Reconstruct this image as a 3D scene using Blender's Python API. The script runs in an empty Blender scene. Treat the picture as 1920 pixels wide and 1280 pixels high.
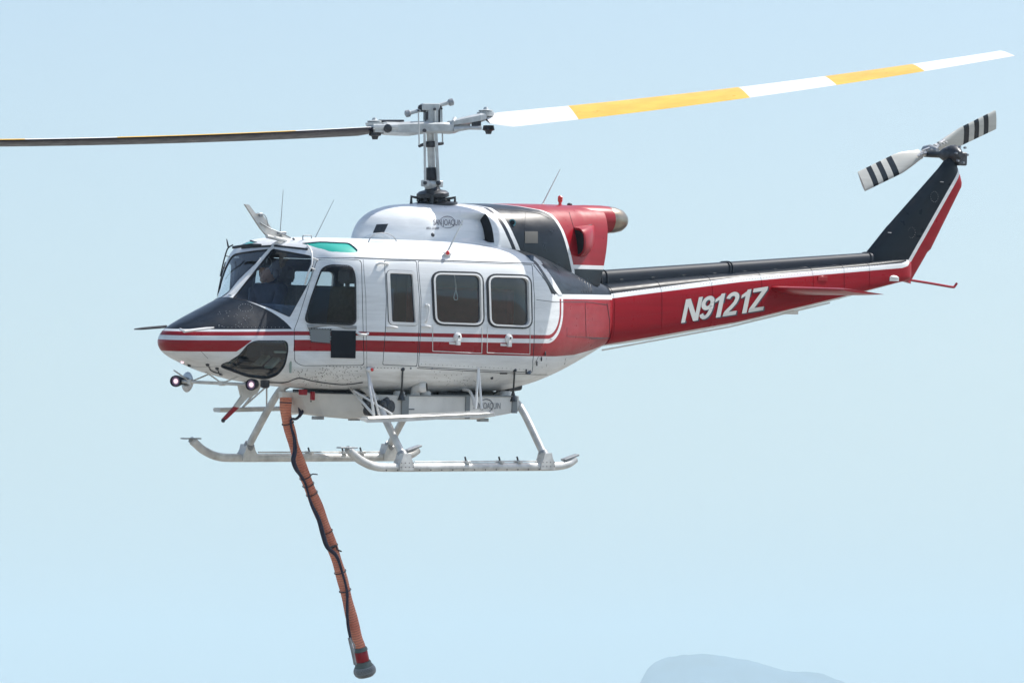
import bpy, bmesh, math, random
from math import sin, cos, pi, radians, sqrt
from mathutils import Vector, Matrix
from mathutils.bvhtree import BVHTree
random.seed(7)
V = Vector
scn = bpy.context.scene
COL = scn.collection

# ------------------------------------------------------------------ camera
# Aircraft frame: x aft, y starboard, z up, origin at the rotor hub, metres.
yw, el, ro = radians(43.28), radians(.622), radians(1.448)
D0, FPX = 62.45, 170.567 * 62.45
d_ = V((sin(yw) * cos(el), cos(yw) * cos(el), -sin(el)))
rt_ = V((cos(yw), -sin(yw), 0)); up_ = rt_.cross(d_)
RL = cos(ro) * rt_ + sin(ro) * up_
UL = -sin(ro) * rt_ + cos(ro) * up_
CL = -(-.878 * RL + 2.374 * UL + D0 * d_)          # where the photographer stands, in the aircraft frame
PITCH = radians(4.5)
CAM_H = 1.75
RW = V((1, 0, 0)); DW = V((0, cos(PITCH), sin(PITCH))); UW = V((0, -sin(PITCH), cos(PITCH)))
ROT = Matrix(((0,)*3,)*3)
for i in range(3):
    for j in range(3):
        ROT[i][j] = RW[i] * RL[j] + UW[i] * UL[j] + DW[i] * d_[j]
HELI = Matrix.Translation(V((0, 0, CAM_H)) - ROT @ CL) @ ROT.to_4x4()

cam = bpy.data.cameras.new('camera'); camo = bpy.data.objects.new('camera', cam); COL.objects.link(camo)
camo.location = (0, 0, CAM_H); camo.rotation_euler = (pi / 2 + PITCH, 0, 0)
cam.sensor_width = 36; cam.lens = 36 * FPX / 1920; cam.clip_start = 1; cam.clip_end = 60000
scn.camera = camo

# ------------------------------------------------------------------ light
SUN_L = V((.60, -.085, .80)).normalized()            # towards the sun, aircraft frame
SUN_W = (ROT @ SUN_L).normalized()
s_el = math.asin(SUN_W.z); s_az = math.atan2(SUN_W.x, SUN_W.y)
w = bpy.data.worlds.new('World'); scn.world = w; w.use_nodes = True
nt = w.node_tree; bg = nt.nodes['Background']
sky = nt.nodes.new('ShaderNodeTexSky'); sky.sky_type = 'NISHITA'; sky.sun_disc = False
sky.sun_elevation = s_el; sky.sun_rotation = s_az
sky.air_density = 1.0; sky.dust_density = 2.0; sky.ozone_density = 1.1
nt.links.new(sky.outputs[0], bg.inputs[0]); bg.inputs[1].default_value = .10
sl = bpy.data.lights.new('sun', 'SUN'); sl.energy = 4.2; sl.angle = radians(.5); sl.color = (1, .96, .9)
so = bpy.data.objects.new('sun', sl); COL.objects.link(so)
so.rotation_euler = SUN_W.to_track_quat('Z', 'Y').to_euler()
scn.view_settings.view_transform = 'Standard'; scn.view_settings.look = 'None'
scn.view_settings.exposure = .66; scn.view_settings.gamma = 1
scn.cycles.max_bounces = 8; scn.cycles.transparent_max_bounces = 12; scn.cycles.volume_bounces = 2
scn.cycles.use_denoising = True

# ------------------------------------------------------------------ pixel -> aircraft frame
def ray(px, py): return d_ + RL * ((px - 960) / FPX) - UL * ((py - 640) / FPX)
def PY(px, py, y): r = ray(px, py); return CL + r * ((y - CL.y) / r.y)
def PX(px, py, x): r = ray(px, py); return CL + r * ((x - CL.x) / r.x)
def PZ(px, py, z): r = ray(px, py); return CL + r * ((z - CL.z) / r.z)
def PD(px, py, dep): return CL + ray(px, py) * dep

# ------------------------------------------------------------------ materials
class N:
    """tiny node expression helper"""
    def __init__(s, mat): s.t = mat.node_tree; s.n = s.t.nodes; s.l = s.t.links
    def m(s, op, a, b=None, c=None):
        n = s.n.new('ShaderNodeMath'); n.operation = op
        for i, v in enumerate((a, b, c)):
            if v is None: continue
            if isinstance(v, (int, float)): n.inputs[i].default_value = v
            else: s.l.new(v, n.inputs[i])
        return n.outputs[0]
    def lt(s, a, b): return s.m('LESS_THAN', a, b)
    def gt(s, a, b): return s.m('GREATER_THAN', a, b)
    def al(s, *a):
        r = a[0]
        for q in a[1:]: r = s.m('MULTIPLY', r, q)
        return r
    def an(s, *a):
        r = a[0]
        for q in a[1:]: r = s.m('MAXIMUM', r, q)
        return r
    def no(s, a): return s.m('SUBTRACT', 1, a)
    def band(s, a, lo, hi): return s.al(s.gt(a, lo), s.lt(a, hi))
    def curve(s, x, pts):
        x0, x1 = pts[0][0], pts[-1][0]; ys = [p[1] for p in pts]; y0, y1 = min(ys), max(ys); dy = (y1 - y0) or 1
        u = s.m('DIVIDE', s.m('SUBTRACT', x, x0), x1 - x0)
        n = s.n.new('ShaderNodeFloatCurve'); s.l.new(u, n.inputs['Value'])
        c = n.mapping.curves[0]; n.mapping.extend = 'HORIZONTAL'
        P = [((p[0] - x0) / (x1 - x0), (p[1] - y0) / dy) for p in pts]
        c.points[0].location = P[0]; c.points[1].location = P[-1]
        for p in P[1:-1]: c.points.new(*p)
        for p in c.points: p.handle_type = 'VECTOR'
        n.mapping.update()
        return s.m('ADD', s.m('MULTIPLY', n.outputs[0], dy), y0)
    def mix(s, f, a, b):
        n = s.n.new('ShaderNodeMix'); n.data_type = 'RGBA'
        for k, v in ((0, f), (6, a), (7, b)):
            if isinstance(v, (int, float)): n.inputs[k].default_value = v
            elif isinstance(v, tuple): n.inputs[k].default_value = (*v[:3], 1)
            else: s.l.new(v, n.inputs[k])
        return n.outputs[2]
    def obj(s):
        c = s.n.new('ShaderNodeTexCoord'); x = s.n.new('ShaderNodeSeparateXYZ'); s.l.new(c.outputs['Object'], x.inputs[0])
        return c.outputs['Object'], x.outputs[0], x.outputs[1], x.outputs[2]
    def noise(s, vec, scale, detail=4, rough=.55):
        n = s.n.new('ShaderNodeTexNoise'); s.l.new(vec, n.inputs['Vector']); n.inputs['Scale'].default_value = scale
        n.inputs['Detail'].default_value = detail; n.inputs['Roughness'].default_value = rough
        return n.outputs[0]
    def scaled(s, vec, sc):
        n = s.n.new('ShaderNodeVectorMath'); n.operation = 'MULTIPLY'; s.l.new(vec, n.inputs[0]); n.inputs[1].default_value = sc
        return n.outputs[0]
    def bump(s, h, strength=.1, dist=.01):
        b = s.n.new('ShaderNodeBump'); b.inputs['Strength'].default_value = strength; b.inputs['Distance'].default_value = dist
        s.l.new(h, b.inputs['Height']); return b.outputs[0]

def mat(name, col=(.8, .8, .8), rough=.5, metal=0, coat=0, var=.0, vscale=3, bump=0, bscale=40, spec=.5):
    m = bpy.data.materials.new(name); m.use_nodes = True
    b = m.node_tree.nodes['Principled BSDF']; e = N(m)
    b.inputs['Base Color'].default_value = (*col, 1); b.inputs['Roughness'].default_value = rough
    b.inputs['Metallic'].default_value = metal; b.inputs['Specular IOR Level'].default_value = spec; b.inputs['Coat Weight'].default_value = coat; b.inputs['Coat Roughness'].default_value = .06
    o = None
    if var or bump: o = e.obj()
    if var:
        f = e.noise(o[0], vscale)
        f = e.curve(f, [(.3, 0), (.7, 1)])
        c = e.mix(f, tuple(k * (1 - var) for k in col), tuple(min(1, k * (1 + var * .5)) for k in col))
        e.l.new(c, b.inputs['Base Color'])
    if bump:
        e.l.new(e.bump(e.noise(o[0], bscale), bump, .004), b.inputs['Normal'])
    return m

WHITE = (.82, .845, .86); RED = (.33, .007, .017); BLACK = (.004, .010, .019)

def paint_base(name):
    m = bpy.data.materials.new(name); m.use_nodes = True
    return m, N(m), m.node_tree.nodes['Principled BSDF']

def paint_finish(e, b, vec, z, c, grime=.35, coat=.3, wav=.06, spec=.3):
    b.inputs['Specular IOR Level'].default_value = spec; coat = min(coat, .15)
    """thin belly dirt streaks, slight sheet waviness and a clear coat"""
    n1 = e.noise(e.scaled(vec, (.9, 3, 5)), 3.2, 6, .62)
    g = e.curve(n1, [(.42, 0), (.72, 1)])
    low = e.curve(z, [(-2.95, 1), (-2.55, .35), (-2.2, .06), (-1.2, .03)])
    f = e.m('MULTIPLY', e.m('MULTIPLY', g, low), grime)
    c2 = e.mix(f, c, (.20, .16, .11))
    sp = e.curve(e.noise(vec, 46, 2, .4), [(.66, 0), (.72, 1)])
    c3 = e.mix(e.m('MULTIPLY', e.m('MULTIPLY', sp, low), .12), c2, (.10, .08, .06))
    st = e.curve(e.noise(e.scaled(vec, (.35, 2, 7)), 2.4, 5, .6), [(.35, .86), (.62, 1.0)])
    hs = e.n.new('ShaderNodeHueSaturation'); e.l.new(c3, hs.inputs['Color']); e.l.new(st, hs.inputs['Value']); c3 = hs.outputs[0]
    e.l.new(c3, b.inputs['Base Color'])
    b.inputs['Coat Weight'].default_value = coat; b.inputs['Coat Roughness'].default_value = .05
    r = e.curve(e.noise(vec, 7, 4), [(.3, .26), (.75, .42)]); e.l.new(r, b.inputs['Roughness'])
    h = e.noise(e.scaled(vec, (1, 1, 1.6)), 3.3, 2, .4)
    e.l.new(e.bump(h, wav, .05), b.inputs['Normal'])
    e.l.new(e.bump(h, wav, .05), b.inputs['Coat Normal'])

ZT = -2.263      # top of the cheat line
def body_paint():
    m, e, b = paint_base('aircraft body paint')
    vec, x, y, z = e.obj()
    z = e.m('ADD', z, e.curve(x, [(-3.9, .045), (-3.2, .03), (-2.5, .012), (-1.9, 0), (.6, .004)]))
    ay = e.m('ABSOLUTE', y)
    # distance outwards from the rounded white bay
    xr, r = 1.085, .26
    qx = e.m('MAXIMUM', e.m('SUBTRACT', x, xr - r), 0)
    qz = e.m('MAXIMUM', e.m('SUBTRACT', ZT + r, z), 0)
    d = e.m('SUBTRACT', e.m('SQRT', e.m('ADD', e.m('MULTIPLY', qx, qx), e.m('MULTIPLY', qz, qz))), r)
    zs = e.curve(x, [(-.2, -1.80), (1.0, -1.815), (2.47, -1.812), (3.2, -1.75)])   # top edge of white line
    under = e.lt(z, e.m('SUBTRACT', zs, .052))
    zlow = e.curve(x, [(-3.9, -2.475), (-1.9, -2.473), (.5, -2.497), (1.1, -2.50), (1.6, -2.485), (2.1, -2.43), (2.5, -2.36)])
    thin = e.al(e.band(d, 0.002, .044), under)
    # the broad band, with a break at the chin windows
    xa = e.m('ADD', -3.02, e.m('MULTIPLY', e.m('ADD', z, 2.355), 1.25))
    gap = e.al(e.gt(x, xa), e.lt(x, -2.555))
    thick = e.al(e.gt(d, .092), e.gt(z, zlow), under, e.no(gap))
    # black nose deck
    deck = e.al(e.gt(z, ZT + .022), e.lt(x, e.m('ADD', e.m('MULTIPLY', e.m('MULTIPLY', ay, ay), .74), -2.90)))
    # black engine deck behind the slanted seam
    xs = e.curve(z, [(-1.82, .90), (-1.62, .74), (-1.45, .62), (-1.38, .55), (-1.2, .45)])
    aft = e.al(e.gt(x, xs), e.gt(z, zs))
    c = e.mix(e.an(thin, thick), WHITE, RED)
    c = e.mix(e.an(deck, aft), c, BLACK)
    # dark seam just ahead of the black paint
    paint_finish(e, b, vec, z, c)
    return m

def boom_paint():
    m, e, b = paint_base('tail boom paint')
    vec, x, y, z = e.obj()
    zs = e.curve(x, [(2.3, -1.835), (2.47, -1.828), (4.66, -1.603), (7.0, -1.425), (7.5, -1.388), (7.62, -1.36), (7.68, -1.31), (7.75, -1.22)])
    hw = e.curve(x, [(2.4, .026), (4.6, .028), (7.0, .028), (7.7, .03)])
    dz = e.m('SUBTRACT', z, zs)
    blk = e.al(e.gt(dz, hw), e.lt(x, 7.72))
    wht = e.lt(e.m('ABSOLUTE', dz), hw)
    zb = e.curve(x, [(2.4, -2.385), (4.668, -2.09), (6.44, -1.775), (7.3, -1.62), (7.4, -1.68), (7.9, -1.7)])
    low = e.lt(z, zb)
    c = e.mix(blk, RED, BLACK); c = e.mix(e.an(wht, low), c, WHITE)
    paint_finish(e, b, vec, z, c, .12, .02, .05, .10)
    return m

def fin_paint():
    m, e, b = paint_base('tail fin paint')
    vec, x, y, z = e.obj()
    # line from (7.66,-1.38) to (8.55,-.28)
    dx, dz = 8.55 - 7.655, -.27 + 1.40; L = sqrt(dx * dx + dz * dz)
    s = e.m('SUBTRACT', e.m('MULTIPLY', e.m('SUBTRACT', x, 7.655), dz / L), e.m('MULTIPLY', e.m('ADD', z, 1.40), dx / L))
    zs = e.curve(x, [(6.9, -1.432), (7.5, -1.388), (7.62, -1.36), (7.8, -1.33)])
    q = e.m('SUBTRACT', zs, z)
    s = e.m('MAXIMUM', s, q)
    c = e.mix(e.gt(s, -.028), BLACK, WHITE); c = e.mix(e.gt(s, .028), c, RED)
    paint_finish(e, b, vec, z, c, .05, .02, .04, .15)
    return m

def cowl_paint():
    m, e, b = paint_base('engine cowling paint')
    vec, x, y, z = e.obj()
    x1 = e.curve(z, [(-1.5, .87), (-1.334, .80), (-1.189, .73), (-.987, .655), (-.889, .60), (-.86, .42), (-.84, .25)])     # white | black
    x2 = e.curve(z, [(-1.56, 1.70), (-1.506, 1.68), (-1.287, 1.61), (-1.117, 1.56), (-1.0, 1.51), (-.93, 1.46), (-.893, 1.36), (-.858, 1.10), (-.84, .85)])
    seam = e.al(e.gt(x, e.m('SUBTRACT', x1, .115)), e.lt(x, e.m('SUBTRACT', x1, .06)))
    c = e.mix(e.gt(x, x1), WHITE, BLACK); c = e.mix(seam, c, (.02, .025, .04))
    c = e.mix(e.gt(x, e.m('SUBTRACT', x2, .05)), c, WHITE); c = e.mix(e.gt(x, x2), c, RED)
    lowl = e.al(e.gt(x, x2), e.band(z, -1.535, -1.49)); lowb = e.al(e.gt(x, x2), e.lt(z, -1.535))
    c = e.mix(lowl, c, WHITE); c = e.mix(lowb, c, BLACK)
    paint_finish(e, b, vec, z, c, .06, .6, .05)
    return m

def glass(name, tint, refl=1.0, ior=1.5):
    m = bpy.data.materials.new(name); m.use_nodes = True
    e = N(m); e.n.remove(e.n['Principled BSDF']); out = e.n['Material Output']
    t = e.n.new('ShaderNodeBsdfTransparent'); t.inputs[0].default_value = (*tint, 1)
    g = e.n.new('ShaderNodeBsdfGlossy'); g.inputs['Roughness'].default_value = .03; g.inputs[0].default_value = (refl,) * 3 + (1,)
    f = e.n.new('ShaderNodeFresnel'); f.inputs[0].default_value = ior
    x = e.n.new('ShaderNodeMixShader'); gm = e.n.new('ShaderNodeNewGeometry'); e.l.new(e.m('MULTIPLY', f.outputs[0], e.m('SUBTRACT', 1, gm.outputs['Backfacing'])), x.inputs[0]); e.l.new(t.outputs[0], x.inputs[1]); e.l.new(g.outputs[0], x.inputs[2])
    e.l.new(x.outputs[0], out.inputs[0]); return m

M = {}
M['body'] = body_paint(); M['boom'] = boom_paint(); M['fin'] = fin_paint(); M['cowl'] = cowl_paint()
M['white'] = mat('white gloss paint', (.78, .78, .77), .32, 0, .4, .08, 5, .05, 9)
M['wdirty'] = mat('weathered white paint', (.66, .65, .62), .45, 0, .15, .25, 6, .05, 12)
M['tank'] = mat('white tank gelcoat', (.70, .69, .66), .4, 0, .3, .12, 4, .05, 5)
M['red'] = mat('red gloss paint', RED, .32, 0, .1, .15, 4, spec=.35)
M['black'] = mat('black gloss paint', (.006, .011, .02), .32, 0, .05, .1, 4, spec=.18)
M['interior'] = mat('dark cabin lining', (.09, .12, .17), .8)
M['rubber'] = mat('black rubber seal', (.012, .014, .022), .5, var=.3, vscale=30)
M['steel'] = mat('grey painted steel', (.33, .35, .37), .4, .3, 0, .25, 20)
M['dsteel'] = mat('dark oily steel', (.06, .065, .075), .4, .5, 0, .4, 25)
M['alu'] = mat('bare aluminium', (.62, .62, .62), .33, .85, 0, .2, 20)
M['hub'] = mat('pale grey hub paint', (.52, .55, .56), .42, .1, .1, .2, 14)
M['exh'] = mat('heat-tinted exhaust metal', (.36, .31, .25), .3, .9, 0, .35, 6)
M['brown'] = mat('brown seat fabric', (.08, .07, .055), .85, var=.3, vscale=20)
M['gfab'] = mat('grey headrest fabric', (.14, .14, .15), .8, var=.2, vscale=20)
M['glass'] = glass('windshield glass', (.88, .92, .95), 1, 1.55); M['tint'] = glass('smoked cabin glass', (.80, .83, .85), 1, 1.7)
M['bubble'] = glass('clear acrylic bubble', (.95, .96, .96), 1, 1.22); M['green'] = glass('green roof glass', (.05, .42, .34), 1)
M['grn2'] = mat('green tinted panel', (.03, .42, .34), .25, 0, .5)
M['lens2'] = mat('lamp reflector glass', (.30, .20, .34), .15, .3)
M['lens'] = mat('landing lamp lens', (.9, .9, .85), .1, 0, 1)
M['redl'] = mat('red lens', (.7, .02, .02), .15, 0, 1)
M['dull'] = mat('dull black paint', (.012, .020, .034), .55, 0, 0, .15, 4, spec=.2)
M['navy'] = mat('navy cable sheath', (.012, .012, .04), .5, var=.3, vscale=20)
M['grey'] = mat('grey label', (.20, .22, .23), .5); M['dark'] = mat('dark recess', (.008, .009, .012), .8)
M['gsteel'] = mat('pale green primer frame', (.30, .38, .33), .6)
M['skid'] = mat('skid tube paint', (.68, .68, .66), .36, .1, .1, .3, 7, .04, 20)
M['mark'] = mat('silver white lettering', (.72, .73, .70), .4); M['ink'] = mat('dark blue lettering', (.05, .06, .09), .5)
M['skin'] = mat('skin', (.45, .26, .18), .6); M['suit'] = mat('navy flight suit', (.05, .06, .10), .85, var=.3, vscale=15)
M['helmet'] = mat('dark helmet shell', (.16, .17, .20), .25, 0, .6)

def emit(name, col, s):
    m = mat(name, col, .2); b = m.node_tree.nodes['Principled BSDF']
    b.inputs['Emission Color'].default_value = (*col, 1); b.inputs['Emission Strength'].default_value = s; return m
M['lamp'] = emit('lit landing lamp', (1, .74, .80), .55)

def hose_mat():
    m, e, b = paint_base('ribbed orange hose')
    c = e.n.new('ShaderNodeUVMap'); sx = e.n.new('ShaderNodeSeparateXYZ'); e.l.new(c.outputs[0], sx.inputs[0])
    w_ = e.m('SINE', e.m('MULTIPLY', sx.outputs[1], 2 * pi))
    vec = e.obj()[0]
    f = e.curve(e.noise(vec, 5, 5), [(.3, 0), (.7, 1)])
    col = e.mix(f, (.66, .20, .13), (.84, .33, .21))
    col = e.mix(e.curve(w_, [(-1, .5), (-.3, 0), (1, 0)]), col, (.28, .09, .07))
    e.l.new(col, b.inputs['Base Color']); b.inputs['Roughness'].default_value = .65
    e.l.new(e.bump(w_, .6, .006), b.inputs['Normal']); return m
M['hose'] = hose_mat()

# ------------------------------------------------------------------ object helpers
def tag(o, label=None, cat=None, kind=None, group=None):
    for k, v in (('label', label), ('category', cat), ('kind', kind), ('group', group)):
        if v: o[k] = v
    return o
class MB:
    def __init__(s): s.v = []; s.f = []; s.m = []; s.s = []; s.uv = None
    def add(s, vs, fs, mi=0, smooth=True):
        o = len(s.v); s.v += [V(p) for p in vs]
        for f in fs: s.f.append([i + o for i in f]); s.m.append(mi); s.s.append(smooth)
        return s
    def grid(s, rows, closed=True, caps=True, mi=0, smooth=True):
        n = len(rows[0]); vs = [p for r in rows for p in r]; fs = []
        for i in range(len(rows) - 1):
            for j in range(n if closed else n - 1):
                k = (j + 1) % n; fs.append([i * n + j, i * n + k, (i + 1) * n + k, (i + 1) * n + j])
        s.add(vs, fs, mi, smooth)
        if caps and closed:
            s.add(rows[0], [list(range(n))[::-1]], mi, False); s.add(rows[-1], [list(range(n))], mi, False)
        return s
    def tube(s, pts, r, n=12, mi=0, caps=True, flat=1.0, smooth=True):
        pts = [V(p) for p in pts]; L = len(pts)
        rs = r if isinstance(r, (list, tuple)) else [r] * L
        T = [(pts[min(i + 1, L - 1)] - pts[max(i - 1, 0)]).normalized() for i in range(L)]
        a = V((0, 0, 1)) if abs(T[0].z) < .9 else V((1, 0, 0))
        u = T[0].cross(a).normalized(); rows = []
        for i in range(L):
            u = (u - T[i] * u.dot(T[i])).normalized(); v = T[i].cross(u)
            rows.append([pts[i] + (u * cos(2 * pi * k / n) + v * sin(2 * pi * k / n) * flat) * rs[i] for k in range(n)])
        return s.grid(rows, True, caps, mi, smooth)
    def lathe(s, org, axis, prof, n=24, mi=0, caps=True):
        """prof: (distance along axis, radius)"""
        axis = V(axis).normalized(); a = V((0, 0, 1)) if abs(axis.z) < .9 else V((1, 0, 0))
        u = axis.cross(a).normalized(); v = axis.cross(u); org = V(org)
        rows = [[org + axis * h + (u * cos(2 * pi * k / n) + v * sin(2 * pi * k / n)) * max(r, 1e-4) for k in range(n)] for h, r in prof]
        return s.grid(rows, True, caps, mi, True)
    def box(s, c, size, ax=None, mi=0, bev=0):
        c = V(c); ax = ax or (V((1, 0, 0)), V((0, 1, 0)), V((0, 0, 1)))
        hx, hy, hz = [k / 2 for k in size]
        b = bev or min(hx, hy, hz) * .18
        # chamfered box from three nested loops
        def ringz(zz, inset):
            X, Y = hx - inset, hy - inset
            q = [(X - b, Y), (X, Y - b), (X, -Y + b), (X - b, -Y), (-X + b, -Y), (-X, -Y + b), (-X, Y - b), (-X + b, Y)]
            return [c + ax[0] * i + ax[1] * j + ax[2] * zz for i, j in q]
        rows = [ringz(-hz, b * .8), ringz(-hz + b, 0), ringz(hz - b, 0), ringz(hz, b * .8)]
        return s.grid(rows, True, True, mi, False)
    def prism(s, poly, d, mi=0, smooth=False):
        """closed planar polygon (3-D points) extruded by vector d"""
        d = V(d); return s.grid([[V(p) for p in poly], [V(p) + d for p in poly]], True, True, mi, smooth)
    def sphere(s, c, r, n=14, mi=0, sc=(1, 1, 1)):
        c = V(c); rows = []
        for i in range(n // 2 + 1):
            a = -pi / 2 + pi * i / (n // 2); rr = max(cos(a), 1e-3)
            rows.append([c + V((cos(2 * pi * k / n) * rr * sc[0], sin(2 * pi * k / n) * rr * sc[1], sin(a) * sc[2])) * r for k in range(n)])
        return s.grid(rows, True, True, mi, True)
    def build(s, name, mats, parent=None, fixn=True, smooth_angle=40):
        me = bpy.data.meshes.new(name); me.from_pydata([tuple(p) for p in s.v], [], s.f); me.validate(verbose=False)
        if len(me.polygons) == len(s.m):
            me.polygons.foreach_set('material_index', s.m)
            me.polygons.foreach_set('use_smooth', s.s)
        if not isinstance(mats, (list, tuple)): mats = [mats]
        for k in mats: me.materials.append(M[k] if isinstance(k, str) else k)
        bm = bmesh.new(); bm.from_mesh(me)
        bmesh.ops.remove_doubles(bm, verts=bm.verts, dist=1e-5)
        if fixn: bmesh.ops.recalc_face_normals(bm, faces=bm.faces)
        for e in bm.edges:
            if len(e.link_faces) == 2 and e.calc_face_angle(0) > radians(smooth_angle): e.smooth = False
        bm.to_mesh(me); bm.free(); me.update()
        o = bpy.data.objects.new(name, me); COL.objects.link(o)
        if parent: o.parent = parent
        return o
def islands(mb, name, mats, parent, gap=.004):
    """each separate piece becomes an object of its own"""
    par = list(range(len(mb.v)))
    def fd(a):
        while par[a] != a: par[a] = par[par[a]]; a = par[a]
        return a
    for f in mb.f:
        for i in f[1:]: par[fd(i)] = fd(f[0])
    g = {}
    for k, f in enumerate(mb.f): g.setdefault(fd(f[0]), []).append(k)
    L = []
    for fs in g.values():
        vs = {i for k in fs for i in mb.f[k]}; L.append([fs, [min(mb.v[i][a] for i in vs) - gap for a in range(3)], [max(mb.v[i][a] for i in vs) + gap for a in range(3)]])
    ch = True
    while ch:
        ch = False
        for i in range(len(L)):
            for j in range(i + 1, len(L)):
                if all(L[i][1][a] <= L[j][2][a] and L[j][1][a] <= L[i][2][a] for a in range(3)):
                    L[i] = [L[i][0] + L[j][0], [min(p, q) for p, q in zip(L[i][1], L[j][1])], [max(p, q) for p, q in zip(L[i][2], L[j][2])]]; L.pop(j); ch = True; break
            if ch: break
    out = []
    for fs, _, _ in L:
        m_ = MB(); idx = {}
        for k in fs:
            for i in mb.f[k]:
                if i not in idx: idx[i] = len(m_.v); m_.v.append(mb.v[i])
            m_.f.append([idx[i] for i in mb.f[k]]); m_.m.append(mb.m[k]); m_.s.append(mb.s[k])
        out.append(m_.build(name, mats, parent))
    return out
def empty(name, m=None, parent=None):
    o = bpy.data.objects.new(name, None); COL.objects.link(o); o.empty_display_size = .3
    if m is not None: o.matrix_world = m
    if parent: o.parent = parent
    return o
def mirror_obj(o, parent, name=None):
    me = o.data.copy()
    me.transform(Matrix.Scale(-1, 4, V((0, 1, 0)))); me.flip_normals()
    c = bpy.data.objects.new(name or o.name.split('.')[0], me); COL.objects.link(c); c.parent = parent
    return c
def cr(pts, n=8):
    """Catmull-Rom through points"""
    pts = [V(p) for p in pts]; P = [pts[0] * 2 - pts[1]] + pts + [pts[-1] * 2 - pts[-2]]; out = []
    for i in range(1, len(P) - 2):
        for k in range(n):
            t = k / n; a, b, c, d = P[i - 1:i + 3]
            out.append(.5 * ((2 * b) + (c - a) * t + (2 * a - 5 * b + 4 * c - d) * t * t + (3 * b - a - 3 * c + d) * t ** 3))
    return out + [pts[-1]]
def interp(tab, x):
    """monotone-ish cubic through (x, values...) rows"""
    if x <= tab[0][0]: return tab[0][1:]
    if x >= tab[-1][0]: return tab[-1][1:]
    for i in range(len(tab) - 1):
        if tab[i][0] <= x <= tab[i + 1][0]: break
    a, b = tab[i], tab[i + 1]; h = b[0] - a[0]; t = (x - a[0]) / h; out = []
    for k in range(1, len(a)):
        s = (b[k] - a[k]) / h
        def slope(j):
            if j <= 0 or j >= len(tab) - 1: return None
            s0 = (tab[j][k] - tab[j - 1][k]) / (tab[j][0] - tab[j - 1][0]); s1 = (tab[j + 1][k] - tab[j][k]) / (tab[j + 1][0] - tab[j][0])
            return 0 if s0 * s1 <= 0 else 2 * s0 * s1 / (s0 + s1)
        m0, m1 = slope(i), slope(i + 1); m0 = s if m0 is None else m0; m1 = s if m1 is None else m1
        out.append((2 * t ** 3 - 3 * t * t + 1) * a[k] + (t ** 3 - 2 * t * t + t) * h * m0 + (-2 * t ** 3 + 3 * t * t) * b[k] + (t ** 3 - t * t) * h * m1)
    return out
def roundpoly(pts, r, n=5):
    """2-D polygon with rounded corners"""
    out = []; L = len(pts); rr = r if isinstance(r, (list, tuple)) else [r] * L
    for i in range(L):
        p = V(pts[i]); a = V(pts[i - 1]); b = V(pts[(i + 1) % L]); r_ = rr[i]
        if r_ <= 0: out.append(tuple(p)); continue
        da = (a - p); db = (b - p); r1 = min(r_, da.length * .48, db.length * .48)
        s = p + da.normalized() * r1; t = p + db.normalized() * r1
        for k in range(n + 1):
            u = k / n; q = s * (1 - u) ** 2 + p * 2 * u * (1 - u) + t * u * u; out.append(tuple(q))
    return out
def densify(p, step):
    out = []
    for i in range(len(p)):
        a = V(p[i]); b = V(p[(i + 1) % len(p)]); k = max(1, int((b - a).length / step))
        out += [tuple(a.lerp(b, j / k)) for j in range(k)]
    return out

# ================================================================== the helicopter
heli = empty('helicopter', HELI)
tag(heli, 'white, red and black firefighting helicopter hovering with a belly water tank', 'helicopter')

# ---- fuselage loft ------------------------------------------------
#   s      half width, z top, z bottom, z widest, n top, n bottom, sweep
BODY = [
 (-3.74, .010, -2.415, -2.425, -2.42, 2.0, 2.0, .35),
 (-3.71, .15, -2.335, -2.50, -2.42, 2.0, 2.0, .35),
 (-3.61, .30, -2.250, -2.575, -2.42, 2.0, 2.1, .36),
 (-3.40, .44, -2.150, -2.655, -2.41, 2.0, 2.2, .40),
 (-3.20, .565, -2.065, -2.715, -2.41, 1.95, 2.3, .48),
 (-3.00, .665, -1.975, -2.765, -2.41, 1.85, 2.4, .60),
 (-2.86, .725, -1.912, -2.79, -2.41, 1.95, 2.4, .68),
 (-2.70, .79, -1.765, -2.82, -2.40, 2.5, 2.5, .50),
 (-2.50, .85, -1.590, -2.845, -2.38, 3.6, 2.6, .26),
 (-2.32, .91, -1.440, -2.865, -2.34, 4.6, 2.7, .11),
 (-2.20, .95, -1.350, -2.875, -2.30, 5.0, 2.8, .05),
 (-2.08, .99, -1.300, -2.885, -2.26, 5.0, 2.8, .02),
 (-1.90, 1.05, -1.278, -2.895, -2.20, 4.8, 2.9, .0),
 (-1.60, 1.12, -1.270, -2.915, -2.18, 4.6, 3.0, 0),
 (-1.20, 1.18, -1.268, -2.93, -2.18, 5.0, 3.1, 0),
 (-.50, 1.21, -1.270, -2.94, -2.18, 5.0, 3.1, 0),
 (.20, 1.20, -1.290, -2.92, -2.18, 5.0, 3.0, 0),
 (.60, 1.13, -1.315, -2.92, -2.18, 4.6, 2.9, 0),
 (1.00, 1.00, -1.350, -2.875, -2.17, 3.8, 2.8, 0),
 (1.50, .79, -1.435, -2.765, -2.15, 3.2, 2.7, 0),
 (2.00, .57, -1.555, -2.60, -2.13, 3.4, 2.8, 0),
 (2.25, .46, -1.63, -2.505, -2.12, 4.0, 3.0, 0),
 (2.46, .385, -1.70, -2.405, -2.08, 4.6, 3.6, 0)]
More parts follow.
